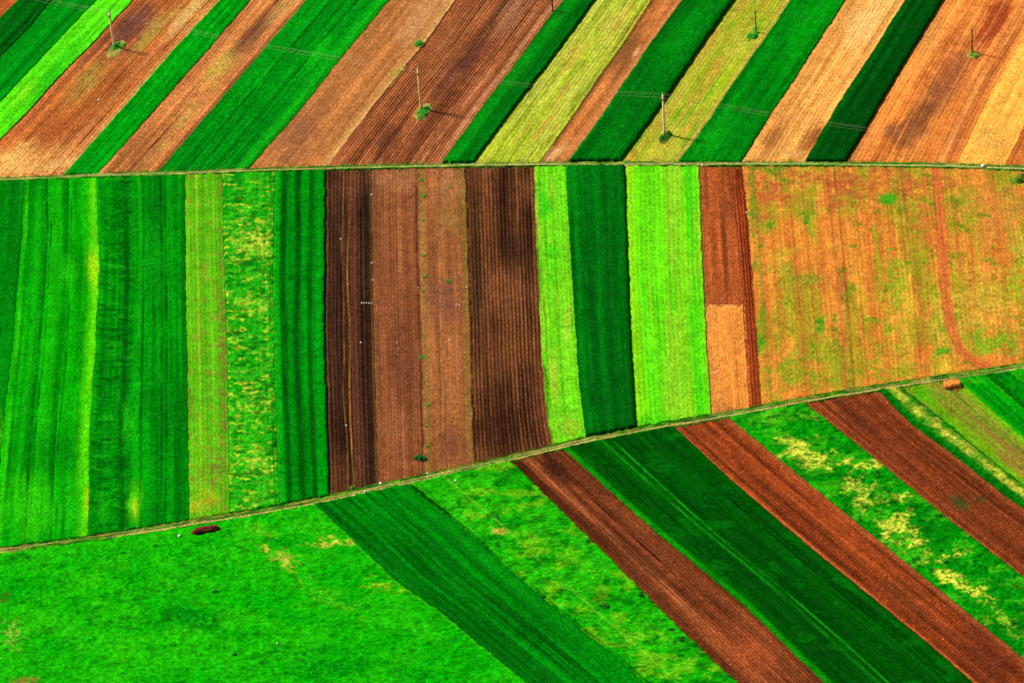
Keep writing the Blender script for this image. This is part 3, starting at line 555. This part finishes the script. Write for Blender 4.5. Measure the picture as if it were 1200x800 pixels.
field('meadow', 'rough tussocky bright green strip left of the dark brown furrowed strip', 'low', n2, n3, 'meadow', h=.35, c=((18, 176, 18), (48, 200, 24)), rough=.24, rsc=.75, du=.22, dv=.22, streak=(.3, .3), contrast=1.4,
      feats=[('m', (4, 120, 18), .4, .5, .58, .7), ('m', (126, 210, 36), .3, .3, .6, .6), ('e', 587, 624, 11, 4, -5, (206, 196, 66), .9, .8, .9), ('e', 548, 590, 18, 8, 30, (130, 180, 36), .6, 1.2), ('e', 665, 650, 50, 8, 42, (96, 206, 36), .5), ('e', 700, 700, 16, 10, 0, (110, 160, 30), .5, 1.1), ('s', .02, .25, (0, 60, 14), .8, -.2), ('s', .35, .2, (120, 214, 60), .5), ('e', 765, 740, 40, 12, 42, (80, 190, 30), .5)])
field('ploughed_field', 'brown striped strip between the tussocky meadow and the large dark green strip', 'low', n3, n4, 'soil', c=((128, 66, 36), (92, 46, 26)), rows=(.6, .06, .14), du=.1, dv=.5, contrast=1.3, streak=(1.5, .012),
      feats=[('s', .3, .35, (182, 100, 56), .7), ('s', .36, .15, (196, 116, 70), .6), ('s', .12, .5, (76, 38, 22), .5), ('s', .45, .3, (64, 30, 18), .5), ('s', .62, .18, (48, 22, 14), .8, -.05), ('s', .78, .5, (122, 64, 36), .5), ('e', 650, 550, 24, 12, 42, (66, 34, 22), .8, .7), ('e', 880, 765, 60, 24, 42, (168, 82, 42), .7), ('e', 745, 655, 40, 10, 42, (90, 50, 28), .5)])
field('cereal_field', 'largest dark green strip with two pale wheel lines in the lower belt', 'low', n4, n5, 'crop', h=0.35, c=((0, 92, 14), (0, 70, 14)), rough=.06, streak=(.9, .02), contrast=1.2,
      feats=[('s', .02, .5, (20, 150, 16), .9), ('s', .36, .25, (20, 144, 26), .65, 0, .5), ('s', .42, .22, (22, 150, 30), .7, 0, .5), ('s', .82, .2, (0, 44, 12), .7, -.15), ('s', .15, .15, (0, 52, 12), .6, -.15), ('s', .22, .13, (0, 52, 12), .5, -.15), ('m', (8, 116, 20), .3, .3, .6, .5), ('e', 800, 560, 40, 14, 42, (4, 104, 20), .4)])
field('ploughed_field', 'rust brown furrowed strip left of the yellow blossomed green strip', 'low', n5, n6, 'soil', c=((146, 68, 34), (112, 50, 26)), rows=(.55, .085, .22), du=.09, dv=.5, contrast=1.1, streak=(1.4, .012),
      feats=[('s', .02, .4, (190, 96, 48), .7), ('s', .15, .35, (92, 40, 22), .6), ('s', .35, .35, (96, 42, 22), .5), ('s', .95, .6, (172, 88, 46), .7), ('e', 1160, 770, 60, 30, 42, (104, 46, 26), .6), ('e', 1060, 700, 40, 18, 42, (110, 60, 30), .4)])
ylw = (234, 238, 72)
field('meadow', 'green strip with yellow blossom patches between two rust brown strips', 'low', n6, n7, 'meadow', h=.35, c=((18, 172, 20), (0, 134, 20)), rough=.20, rsc=.9, du=.2, dv=.22, streak=(.35, .2), contrast=1.5,
      feats=[('m', (70, 204, 34), .3, .4, .5, .6), ('e', 905, 490, 12, 8, 0, (120, 210, 50), .6, 1.0), ('e', 945, 532, 30, 16, 20, ylw, .75, 1.5, .7), ('e', 958, 542, 12, 8, 20, ylw, .7, 1.2, .9), ('e', 1016, 545, 24, 7, 0, ylw, .7, 1.5, .7), ('e', 945, 490, 14, 5, 0, (170, 216, 70), .6, 1.3, .9),
             ('e', 1010, 580, 24, 14, 40, ylw, .65, 1.6, .7), ('e', 1052, 620, 24, 16, 20, ylw, .9, 1.1, .6), ('e', 1072, 637, 12, 8, 20, ylw, .9, .8, .8), ('e', 1058, 585, 14, 7, 0, ylw, .7, 1.3, .8), ('e', 1108, 655, 22, 5, -15, ylw, .75, 1.3, .8), ('e', 1112, 678, 20, 9, 30, ylw, .8, 1.2, .8), ('e', 1145, 698, 20, 9, 20, ylw, .8, 1.2, .8),
             ('e', 1085, 655, 10, 10, 0, ylw, .7, 1.1, .8), ('e', 1175, 730, 30, 10, 40, (170, 216, 66), .6, 1.4, .8), ('e', 1040, 690, 20, 8, 40, (40, 160, 30), .5), ('m', (0, 100, 18), .5, .8, .63, .7), ('e', 1190, 690, 10, 6, 0, (180, 216, 70), .6, 1.2), ('e', 925, 520, 16, 6, 0, (170, 216, 70), .6, 1.2)])
field('ploughed_field', 'rust brown furrowed strip left of the yellow blossom band at the right', 'low', n7, n8, 'soil', c=((134, 64, 34), (106, 50, 28)), rows=(.58, .08, .20), du=.09, dv=.5, contrast=1.0, streak=(1.3, .012),
      feats=[('s', .03, .4, (166, 84, 44), .6), ('s', .97, .4, (150, 78, 42), .6), ('e', 1005, 495, 40, 14, 42, (92, 46, 30), .4), ('e', 1125, 590, 14, 8, 20, (76, 74, 30), .7, 1.1, .8), ('e', 1150, 585, 8, 5, 0, (76, 74, 30), .5)])
field('meadow', 'narrow band of pale yellow blossom with green edges right of the rust brown strip', 'low', n8, n9, 'meadow', h=.4, c=((8, 140, 22), (0, 112, 20)), rough=.14, rsc=1.0, du=.16, dv=.2, streak=(.5, .3),
      feats=[('s', .62, .75, (220, 220, 66), .8, .05, .9), ('m', (224, 220, 80), 1.0, 1.2, .56, .6, (.4, .9)), ('m', (30, 160, 26), .9, 1.0, .54, .6), ('m', (20, 150, 24), .6, .7, .60, .7), ('s', .05, .4, (0, 86, 18), .5)])
field('fallow_field', 'olive field streaked with brown below the orange hay stack', 'low', n9, n10, 'young', h=.14, c=((92, 176, 26), (126, 158, 34)), rows=(.9, .02, .04), du=.18, streak=(.7, .02), contrast=1.2,
      feats=[('m', (160, 118, 46), .35, .03, .52, .75), ('s', .55, 1.2, (150, 116, 48), .6), ('s', .68, .2, (60, 90, 24), .5), ('s', .88, .8, (120, 190, 34), .6), ('s', .78, .5, (166, 124, 56), .5), ('s', .32, .4, (140, 120, 44), .6), ('e', 1080, 462, 26, 8, 20, (80, 190, 24), .6)])
field('cereal_field', 'smooth bright green strip below the track at the right edge', 'low', n10, n11, 'crop', h=0.25, c=((8, 172, 20), (2, 142, 20)), rough=.06, streak=(.7, .02), feats=[('s', .97, .3, (110, 200, 30), .8), ('s', .2, .5, (0, 116, 20), .6), ('s', .5, .4, (6, 128, 20), .4), ('e', 1140, 447, 20, 4, 0, (60, 190, 30), .5)])
field('meadow', 'darker rough green strip at the right edge below the track', 'low', n11, n12, 'meadow', h=.4, c=((2, 138, 20), (10, 164, 22)), rough=.16, streak=(.5, .3), feats=[('s', .08, .6, (0, 70, 16), .6), ('m', (0, 90, 18), .5, .7, .6, .6)])
field('meadow', 'outer green meadow beyond the right edge of the lower belt', 'low', n12, n13, 'meadow', h=.35, c=((22, 180, 22), (50, 200, 24)), rough=.16, du=.35, dv=.35, streak=(.3, .3), feats=[('s', .01, .3, (0, 80, 16), .7)])

# ------------------------------------------------------------------ foliage clumps
DRYM = noisy_mat('dry_trodden_grass', (120, 130, 44), (214, 180, 84), 5, bump=.9)
LM = {'green': leaf_mat('clump_leaves', (0, 150, 24), (50, 225, 50)), 'dark': leaf_mat('dark_leaves', (0, 92, 20), (10, 150, 36)),
      'olive': leaf_mat('weed_leaves', (70, 160, 30), (140, 205, 60)), 'straw': leaf_mat('dry_stalks', (190, 160, 70), (226, 200, 90))}
def leaves_mesh(name, n, rx, ry, rz, mat, size=.12, seed=1, parent=None, lobes=5, stalk=False):
    r = random.Random(seed); V = []; F = []
    lb = [(r.uniform(-.7, .7), r.uniform(-.7, .7), r.uniform(.35, .75), r.uniform(.5, 1)) for _ in range(lobes)]
    for i in range(n):
        q = r.choice(lb)
        a = r.uniform(0, 6.283); rad = q[2]*math.sqrt(r.random())
        x = q[0]+rad*math.cos(a); y = q[1]+rad*math.sin(a)
        zt = q[3]*math.sqrt(max(0, 1-(rad/q[2])**2))*(.35+.65*r.random())
        p = Vector((x*rx, y*ry, .04+zt*rz))
        if stalk: dv_ = Vector((r.gauss(0, .6), r.gauss(0, .6), .5)).normalized()
        else: dv_ = Vector((r.gauss(0, 1), r.gauss(0, 1), r.gauss(.0, .35))).normalized()
        sdv = dv_.cross(Vector((r.gauss(-.3, .5), r.gauss(.1, .5), 1))).normalized()
        s = size*r.uniform(.6, 1.4); k = len(V)
        V += [p-dv_*s, p+sdv*s*.42, p+dv_*s, p-sdv*s*.42]; F.append((k, k+1, k+2, k+3))
    return mesh_obj(name, V, F, LM[mat], parent)
def empty(name, loc, rz=0):
    o = bpy.data.objects.new(name, None); COL.objects.link(o); o.location = loc; o.rotation_euler = (0, 0, rz); o.empty_display_size = .5
    return o
def clump(name, px, py, rx, ry, rz, mat, label, cat, group=None, n=500, ang=0, size=.13, z=.05, dry=0, lobes=6):
    seed = int(px*7+py)
    t = empty(name, g(px, py, 0)+Vector((0, 0, z)), ang)
    leaves_mesh('leaves', n, rx*1.3, ry*1.2, rz, mat, size, seed, t, lobes)
    if dry:
        V = [(0, 0, .14)]; F = []; K = 60
        for q in range(1, 7):
            for k in range(K):
                a = 2*math.pi*k/K; rr = q/6*(1+.35*(float(vn(np.array(a*2.2+seed), np.array(q*.3), 3))-.5)+.2*(float(vn(np.array(a*7+seed), np.array(q*.9), 4))-.5))
                V.append((math.cos(a)*rx*1.75*rr, math.sin(a)*ry*1.6*rr, (.14+.10*float(vn(np.array(a*6), np.array(q*2.), seed)))*(1 if q < 6 else -.2)))
        for k in range(K): F.append((0, 1+k, 1+(k+1) % K))
        for q in range(5):
            for k in range(K): F.append((1+q*K+k, 1+(q+1)*K+k, 1+(q+1)*K+(k+1) % K, 1+q*K+(k+1) % K))
        mesh_obj('dry_grass', V, F, DRYM, t, True)
    return tag(t, label, cat, group)
def strip_angle(p, q):
    a, b = g(*p), g(*q); return math.atan2(b.y-a.y, b.x-a.x)
SA = strip_angle((500, 130), (560, 52))
SR = strip_angle((1039, 113), (1065, 66))
GP = 'unmown tufts around the poles'
clump('grass_tuft', 135.5, 59, 1.9, .85, .7, 'green', 'lush green tuft at the foot of the leftmost tall pole', 'grass tuft', GP, 900, SA, dry=120)
clump('grass_tuft', 496, 131, 1.8, .95, .7, 'green', 'oval green tuft at the foot of the pole with climbing pegs', 'grass tuft', GP, 900, SA, dry=170)
clump('grass_tuft', 780, 161, 1.4, .8, .6, 'dark', 'dark green tuft at the foot of the tall pole in the yellow green field', 'grass tuft', GP, 700, SA, z=.1)
clump('grass_tuft', 883, 42, 1.5, .9, .7, 'green', 'round green tuft at the foot of the short pole in the yellow green field', 'grass tuft', GP, 700, SA, z=.1)
clump('grass_tuft', 652, 20, 1.6, .9, .9, 'dark', 'green tuft at the foot of the pole cut off by the top of the photo', 'grass tuft', GP, 600, SA, z=.3)
clump('grass_tuft', 1141, 65.5, .8, .8, .6, 'olive', 'small half dry tuft at the foot of the short right hand pole', 'grass tuft', GP, 300, SR, dry=160)
clump('bush', 492, 53, .9, .8, 1.1, 'green', 'small two lobed green bush on the pale seam above the pole with climbing pegs', 'bush', None, 500, SA, lobes=4)
clump('bush', 492, 538, .8, .65, .8, 'dark', 'dark green bush on the brown seam just above the lower track', 'bush', None, 600, .3)
clump('bush', 1196, 211, 1.4, .8, 1.0, 'dark', 'dark bush at the right edge just below the upper track', 'bush', None, 700, .3, z=.1)
clump('bush', 412, 572, .5, .4, .5, 'olive', 'small olive bush at the foot of the blackish ploughed strip', 'bush', None, 160)
GW = 'weeds along the seam of the brown fields'
for i, (x, y, s, lab) in enumerate([(495.5, 230, 1.0, 'biggest green weed tuft at the top of the brown seam'), (495, 211, .6, 'topmost weed tuft on the brown seam, just under the upper track'), (496, 258, .45, 'weed tuft on the brown seam below the biggest tuft'),
        (497, 300, .5, 'weed tuft on the brown seam halfway between the upper track and the white blocks'), (497, 325, .6, 'twin lobed weed tuft on the brown seam level with the smaller white stone'), (497, 341, .6, 'bright weed tuft on the brown seam just above the white blocks'),
        (495.5, 419, .7, 'tall weed tuft on the brown seam in its lower half'), (502, 475, .55, 'round bright weed tuft on the right side of the brown seam'), (500, 500, .4, 'weed tuft on the brown seam below the round bright one'), (501, 523, .4, 'lowest weed tuft on the brown seam, just above the dark bush'),
        (526, 330, .6, 'weed tuft alone in the middle of the lighter brown strip'), (528, 220, .4, 'faint weed tuft near the top of the lighter brown strip')]):
    clump('weed_tuft', x, y, .45*s+.15, .5*s+.1, .35*s+.1, 'olive' if i % 3 == 2 else 'green', lab, 'weed', GW, int(140*s)+30, size=.09, lobes=3)
GM = 'small dark shrubs dotted over the meadows'
for x, y, s, lab in [(584, 608, .5, 'dark shrub above the yellow patch on the tussocky strip'), (687, 635, .6, 'flat dark shrub beside the upper left edge of the brown striped strip'), (752, 697, .8, 'blackish round shrub touching the edge of the brown striped strip'), (705, 711, .8, 'dark leafy shrub in the middle of the tussocky strip'),
        (785, 738, .6, 'pale topped dark shrub near the lower end of the tussocky strip'), (798, 750, .55, 'dark shrub right of the pale topped one on the tussocky strip'), (636, 701, .4, 'dark shrub on the line between the dark crop and the tussocky strip'), (856, 795, .5, 'dark shrub at the bottom end of the tussocky strip'),
        (1110, 660, .55, 'upright dark shrub among the yellow blossom patches'), (1188, 731, .45, 'blackish shrub near the right edge of the blossomed strip'), (1041, 564, .35, 'tiny dark shrub in the upper blossomed strip'), (252, 695, .45, 'tiny dark shrub with a pale top on the broad meadow'),
        (1177, 440, .5, 'flat dark shrub under the track at the right edge'), (277, 768, .4, 'tiny dark shrub low on the broad meadow')]:
    clump('shrub', x, y, .9*s, .7*s, .8*s, 'dark', lab, 'shrub', GM, int(260*s)+40, size=.1, z=.3, lobes=3)

# loose weeds that nobody could count: one object
def weeds():
    r = random.Random(5); V = []; F = []
    def tuft(x, y, n, sp, sz, z):
        p0 = g(x, y)
        for _ in range(n):
            p = p0+Vector((r.gauss(0, sp), r.gauss(0, sp), z+r.random()*sz))
            a = Vector((r.gauss(0, 1), r.gauss(0, 1), r.gauss(.4, .6))).normalized(); b = a.cross(Vector((r.gauss(0, 1), r.gauss(0, 1), r.gauss(0, 1)))).normalized()
            s = sz*r.uniform(.5, 1.1); k = len(V); V.extend([p-a*s, p+b*s*.4, p+a*s, p-b*s*.4]); F.append((k, k+1, k+2, k+3))
    for _ in range(900):
        x = r.uniform(885, 1300); y = r.uniform(204, 470)
        if y > float(r2(x))-9: continue
        if fbm(np.array(x*.02), np.array(y*.02), 4, 3) > .5: tuft(x, y, r.randint(3, 9), .2, .10, .14)
    for X in (R1, R2):
        f = r1 if X is R1 else r2
        for _ in range(900):
            x = r.uniform(-100, 1300); y = float(f(x))+r.choice((-1, 1))*r.uniform(3, 5.2)
            tuft(x, y, r.randint(3, 10), .22, .13, .1)
    for _ in range(160):
        t = r.random(); x = 494+7*t+r.gauss(0, 1.6); y = 200+350*t; tuft(x, y, r.randint(2, 6), .12, .07, .05)
    for _ in range(140):
        t = r.random(); x = 546+8*t+r.gauss(0, 1.6); y = 200+340*t; tuft(x, y, r.randint(2, 6), .12, .07, .05)
    o = mesh_obj('weeds', V, F, LM['olive']); tag(o, 'loose low weeds scattered along the track verges and over the fallow field', 'weeds', None, 'stuff')
weeds()

# ------------------------------------------------------------------ poles
WOOD1 = noisy_mat('weathered_orange_wood', (240, 150, 74), (255, 200, 120), 2, gain=2.3, stretch=(6, 6, .6))
WOOD2 = noisy_mat('weathered_tan_wood', (226, 176, 130), (250, 214, 170), 2, gain=2.3, stretch=(6, 6, .6))
WOOD3 = noisy_mat('dark_tarred_wood', (58, 40, 34), (92, 62, 48), 2, stretch=(6, 6, .6))
WOOD4 = noisy_mat('greyish_brown_wood', (230, 180, 110), (250, 214, 150), 2, gain=2.3, stretch=(6, 6, .6))
YEL = noisy_mat('rusty_yellow_bracket', (214, 150, 44), (240, 190, 70), 6)
CER = noisy_mat('insulator_ceramic', (214, 206, 190), (236, 230, 216), 6, rough=.3)
IRON = noisy_mat('dark_iron', (40, 34, 32), (64, 54, 48), 8)
def ring_mesh(prof, n=12, cx=0, cy=0, axis='z'):
    V = []; F = []
    for (r, z) in prof:
        for k in range(n):
            a = 2*math.pi*k/n; V.append((cx+r*math.cos(a), cy+r*math.sin(a), z))
    for i in range(len(prof)-1):
        for k in range(n): F.append((i*n+k, i*n+(k+1) % n, (i+1)*n+(k+1) % n, (i+1)*n+k))
    F.append(tuple(range(n))[::-1]); F.append(tuple((len(prof)-1)*n+k for k in range(n)))
    return V, F
def box(V, F, cx, cy, cz, sx, sy, sz, bev=.02):
    k = len(V)
    for dz in (-1, 1):
        for dx, dy in ((-1, -1), (1, -1), (1, 1), (-1, 1)): V.append((cx+dx*sx/2, cy+dy*sy/2, cz+dz*sz/2))
    F += [(k+3, k+2, k+1, k), (k+4, k+5, k+6, k+7)] + [(k+i, k+(i+1) % 4, k+4+(i+1) % 4, k+4+i) for i in range(4)]
def ins(x, y, z, s=1): 
    return ring_mesh([(.03*s, z), (.03*s, z+.08*s), (.09*s, z+.10*s), (.10*s, z+.16*s), (.06*s, z+.19*s), (.09*s, z+.22*s), (.08*s, z+.29*s), (.035*s, z+.33*s), (.02*s, z+.36*s)], 12, x, y)
def pole(px, py, tx, ty, rad, wood, label, group, rz, kind='tall', pegs=False):
    base = g(px, py)
    # height from the photographed top: point above the base closest to the top pixel's ray
    D = fwd + (tx-600)/1200*36/LENS*RT - (ty-400)/1200*36/LENS*UP
    b = np.array(base); best = min(np.arange(2, 14, .02), key=lambda h: np.linalg.norm(np.cross(b+[0, 0, h]-CAM, D/np.linalg.norm(D))))
    H = float(best)
    t = empty('utility_pole', base, rz)
    tag(t, label, 'utility pole', group)
    top = H-(.5 if kind == 'tall' else .25)
    prof = [(rad*1.2, -.3), (rad*1.15, 1), (rad, top*.5), (rad*.78, top-.03), (rad*.6, top)]
    mesh_obj('shaft', *ring_mesh(prof, 14), wood, t, True)
    att = []
    if kind == 'tall':
        V, F = [], []; za = top-.75
        box(V, F, 0, rad*.9, za, 1.15, .12, .14)
        arm = mesh_obj('crossarm', V, F, YEL, t)
        for s in (-1, 1):
            v, f = ins(s*.48, rad*.9, za+.07, 1.3); mesh_obj('insulator', v, f, CER, t, True); att.append(Vector((s*.48, rad*.9, za+.07+.40)))
        V, F = ring_mesh([(rad*1.15, za-.5), (rad*1.25, za-.46), (rad*1.25, za-.2), (rad*1.1, za-.16)], 14); mesh_obj('collar', V, F, YEL, t, True)
        v, f = ins(0, 0, top, 1.5); mesh_obj('insulator', v, f, CER, t, True); att.append(Vector((0, 0, top+.47)))
        if pegs:
            for k in range(11):
                V, F = [], []; box(V, F, .3, 0, .7+k*.6, .32, .07, .07); mesh_obj('climbing_peg', V, F, IRON, t)
    else:
        V, F = [], []; box(V, F, 0, rad, top-.18, .55, .08, .1); mesh_obj('crossarm', V, F, IRON, t)
        for s in (-1, 1):
            v, f = ins(s*.22, rad, top-.13, .9); mesh_obj('insulator', v, f, IRON, t, True)
        att = [Vector((-.22, rad, top+.15)), Vector((.22, rad, top+.15))]
    mw = Matrix.Translation(base) @ Matrix.Rotation(rz, 4, 'Z')
    return [mw @ a for a in att]
l1 = strip_angle((134, 56), (779, 158)) + math.pi/2
l2 = strip_angle((649, 16), (1139, 62)) + math.pi/2
GT, GS = 'tall poles of the nearer line', 'short dark poles of the farther line'
A0 = pole(-215, -30, -220, -70, .18, WOOD4, 'tall pole beyond the left edge of the nearer line', GT, l1)
A1 = pole(134, 56, 129.5, 12, .2, WOOD4, 'leftmost tall pole, yellowish, standing on a green tuft in red brown soil', GT, l1)
A2 = pole(494, 128, 491, 79, .25, WOOD1, 'tall orange pole with dark climbing pegs on its right side', GT, l1, pegs=True)
A3 = pole(779, 158, 774, 109, .23, WOOD2, 'tall pale brown pole standing in the yellow green field', GT, l1)
A4 = pole(1255, 232, 1250, 178, .16, WOOD2, 'tall pole beyond the right edge of the nearer line', GT, l1)
B0 = pole(410, -8, 406, -33, .11, WOOD3, 'short pole beyond the top edge of the farther line', GS, l2, 'short')
B1 = pole(648, 16, 647, -12, .12, WOOD3, 'dark pole beside a narrow green strip, cut off by the top edge', GS, l2, 'short')
B2 = pole(886, 38, 883, 13, .11, WOOD3, 'short dark pole standing in the yellow green field', GS, l2, 'short')
B3 = pole(1139, 62, 1135, 34, .12, WOOD3, 'short dark pole standing in the rust orange field', GS, l2, 'short')
B4 = pole(1395, 86, 1391, 60, .11, WOOD3, 'short pole beyond the right edge of the farther line', GS, l2, 'short')
def wire(pts, sag, rad, mat, label, group):
    V = []; F = []; path = []
    for a, b in zip(pts[:-1], pts[1:]):
        for k in range(30): t = k/30; path.append(a.lerp(b, t)-Vector((0, 0, sag*4*t*(1-t))))
    path.append(pts[-1]); n = 6
    for i, p in enumerate(path):
        T_ = (path[min(i+1, len(path)-1)]-path[max(i-1, 0)]).normalized(); s = T_.cross(Vector((0, 0, 1))).normalized(); u_ = s.cross(T_)
        for k in range(n): a = 2*math.pi*k/n; V.append(p+s*rad*math.cos(a)+u_*rad*math.sin(a))
    for i in range(len(path)-1):
        for k in range(n): F.append((i*n+k, i*n+(k+1) % n, (i+1)*n+(k+1) % n, (i+1)*n+k))
    F.append(tuple(range(n))[::-1]); F.append(tuple((len(path)-1)*n+k for k in range(n)))
    return tag(mesh_obj('wire', V, F, mat, None, True), label, 'wire', group)
ALU = noisy_mat('bare_aluminium_wire', (214, 190, 160), (236, 214, 184), 4, rough=.5)
DRK = noisy_mat('dark_wire', (52, 40, 32), (70, 52, 40), 4)
ends = [A0, A1, A2, A3, A4]
for k, lab in ((0, 'pale wire on the far side insulators of the tall poles'), (1, 'pale wire on the near side insulators of the tall poles'), (2, 'pale wire over the very tops of the tall poles')):
    wire([e[k] for e in ends], .9+.12*k, .008, ALU, lab, 'wires of the nearer line')
for k, lab in ((0, 'dark wire on the far side of the short poles'), (1, 'dark wire on the near side of the short poles')):
    wire([e[k] for e in (B0, B1, B2, B3, B4)], .5+.08*k, .013, DRK, lab, 'wires of the farther line')

# ------------------------------------------------------------------ hay stack and manure heap
HAY = noisy_mat('rusty_hay', (200, 92, 28), (255, 164, 56), 2.2, bump=.8, gain=1.3)
MAN = noisy_mat('dark_manure', (84, 24, 16), (150, 50, 28), 2.2, bump=.9)
STW = leaf_mat('loose_orange_straw', (200, 110, 40), (250, 190, 90))
LM['hay'] = STW
LM['muck'] = leaf_mat('clotted_straw', (60, 18, 12), (140, 50, 26))
def heap(name, px, py, L, Wd, H, ang, mat, flat, seed, parent, power=4):
    n, m = 70, 40; V = []; F = []
    for i in range(n+1):
        for j in range(m):
            pass
    nu_, nv_ = 64, 26
    for i in range(nv_):
        f = i/(nv_-1)*math.pi/2
        for k in range(nu_):
            a = 2*math.pi*k/nu_
            ca_, sa_ = math.cos(a), math.sin(a); e = 2/power
            x = math.copysign(abs(ca_)**e, ca_); y = math.copysign(abs(sa_)**e, sa_)
            r = math.cos(f)**(flat); z = math.sin(f)**(flat*1.1)
            nz = float(fbm(np.array(x*2.2+seed+z*1.3), np.array(y*1.6+z*2), seed, 4))-.5
            q = 1+.32*nz
            V.append((x*r*L/2*q, y*r*Wd/2*q, z*H*(1+.55*(float(fbm(np.array(x*r*2+seed), np.array(y*r*2), seed+1, 4))-.5))-.05))
    for i in range(nv_-1):
        for k in range(nu_): F.append((i*nu_+k, i*nu_+(k+1) % nu_, (i+1)*nu_+(k+1) % nu_, (i+1)*nu_+k))
    return mesh_obj(name, V, F, mat, parent, True)
ra = strip_angle((1060, 452), (1150, 438))
t = empty('hay_stack', g(1116, 452.5)+Vector((0, 0, .1)), ra); tag(t, 'blocky rust orange hay stack beside the lower track', 'hay stack')
heap('stacked_hay', 0, 0, 3.0, 1.8, .95, 0, HAY, .22, 4, t, 5)
leaves_mesh('loose_straw', 900, 1.35, .95, 1.15, 'hay', .12, 8, t, 9, True)
s_ = leaves_mesh('scattered_straw', 260, .9, .4, .12, 'hay', .12, 18, None, 5, True); s_.location = g(1122, 457.5)+Vector((0, 0, .14)); s_.rotation_euler.z = ra
tag(s_, 'thin scatter of orange straw on the grass below the hay stack', 'straw', None, 'stuff')
ra = strip_angle((200, 625), (280, 612))
t = empty('manure_heap', g(241, 623)+Vector((0, 0, .2)), ra); tag(t, 'long low dark red brown manure heap on the meadow beside the lower track', 'manure heap')
heap('heap', 0, 0, 4.9, 1.5, .95, 0, MAN, .7, 11, t, 2.6)
leaves_mesh('straw_litter', 1100, 2.1, .6, .85, 'muck', .10, 9, t, 9)

# ------------------------------------------------------------------ white stones and blocks
WH = noisy_mat('chalky_stone', (214, 206, 196), (250, 246, 240), 5, gain=1.7)
def stone(px, py, s, label, group='white stones on the ploughed land', z=.1, cat='stone', name='stone'):
    r = random.Random(int(px*13+py*7)); V = []; F = []; nu_, nv_ = 10, 7
    for i in range(nv_):
        f = -math.pi/2+math.pi*i/(nv_-1)
        for k in range(nu_):
            a = 2*math.pi*k/nu_; q = r.uniform(.82, 1.1)
            V.append((math.cos(f)*math.cos(a)*s*q*1.2, math.cos(f)*math.sin(a)*s*q*.9, math.sin(f)*s*q*.75))
    for i in range(nv_-1):
        for k in range(nu_): F.append((i*nu_+k, i*nu_+(k+1) % nu_, (i+1)*nu_+(k+1) % nu_, (i+1)*nu_+k))
    o = mesh_obj(name, V, F, WH); o.location = g(px, py)+Vector((0, 0, z+s*.4)); o.rotation_euler.z = r.uniform(0, 3)
    return tag(o, label, cat, group)
for x, y, s, lab in [(436, 229, .17, 'white stone near the top of the seam between blackish and mid brown strips'), (399.5, 281, .14, 'white stone alone on the left half of the blackish strip'), (436, 309, .17, 'brighter of the two white stones above the row on the seam of the blackish strip'),
        (437, 329, .14, 'smaller white stone just above the row on the seam of the blackish strip'), (423, 402, .16, 'white stone on the blackish strip below the row of five'), (527, 399, .16, 'white stone in the middle of the lighter brown strip'),
        (535, 358, .12, 'left of two small white stones close together on the lighter brown strip'), (538.5, 358, .12, 'right of two small white stones close together on the lighter brown strip'), (490, 338, .12, 'small white stone just left of the weedy brown seam'),
        (541, 224, .13, 'white stone near the top right of the lighter brown strip'), (446, 567, .24, 'largest white stone at the foot of the mid brown strip'), (428, 576, .19, 'white stone at the very foot of the blackish strip by the lower track'),
        (501, 555, .17, 'upper of two white stones at the foot of the weedy seam'), (501, 559, .16, 'lower of two white stones at the foot of the weedy seam'), (406, 499, .15, 'white stone on the lower half of the blackish strip'),
        (116, 118, .22, 'white stone on the red brown field below the leftmost tall pole'), (277, 86, .13, 'small white stone on the brown strip with the dark centre line'), (875, 250, .16, 'white stone beside the thin rust red strip'),
        (841, 436, .16, 'pale stone on the small golden plot'), (547, 337, .12, 'small white stone at the right side of the lighter brown strip'), (465, 402, .10, 'tiny pale stone on the mid brown strip')]:
    stone(x, y, s, lab)
for k in range(5):
    stone(424+k*2.9, 355.6+.1*k, .13, 'one of five small white blocks in a straight row on the blackish strip', 'row of white blocks', cat='block', name='block')
stone(1152, 195.5, .38, 'large white boulder on the upper track verge at the right', 'pale stones on grass', .1)
stone(210, 629, .22, 'pale stone on the meadow left of the manure heap', 'pale stones on grass', .25)
stone(534, 565, .22, 'pale stone at the top of the tussocky strip', 'pale stones on grass', .35)
stone(325, 755, .16, 'small pale stone low on the broad meadow', 'pale stones on grass', .3)
stone(823, 195, .18, 'small pale stone on the upper track above the red brown plot', 'pale stones on grass', .12)
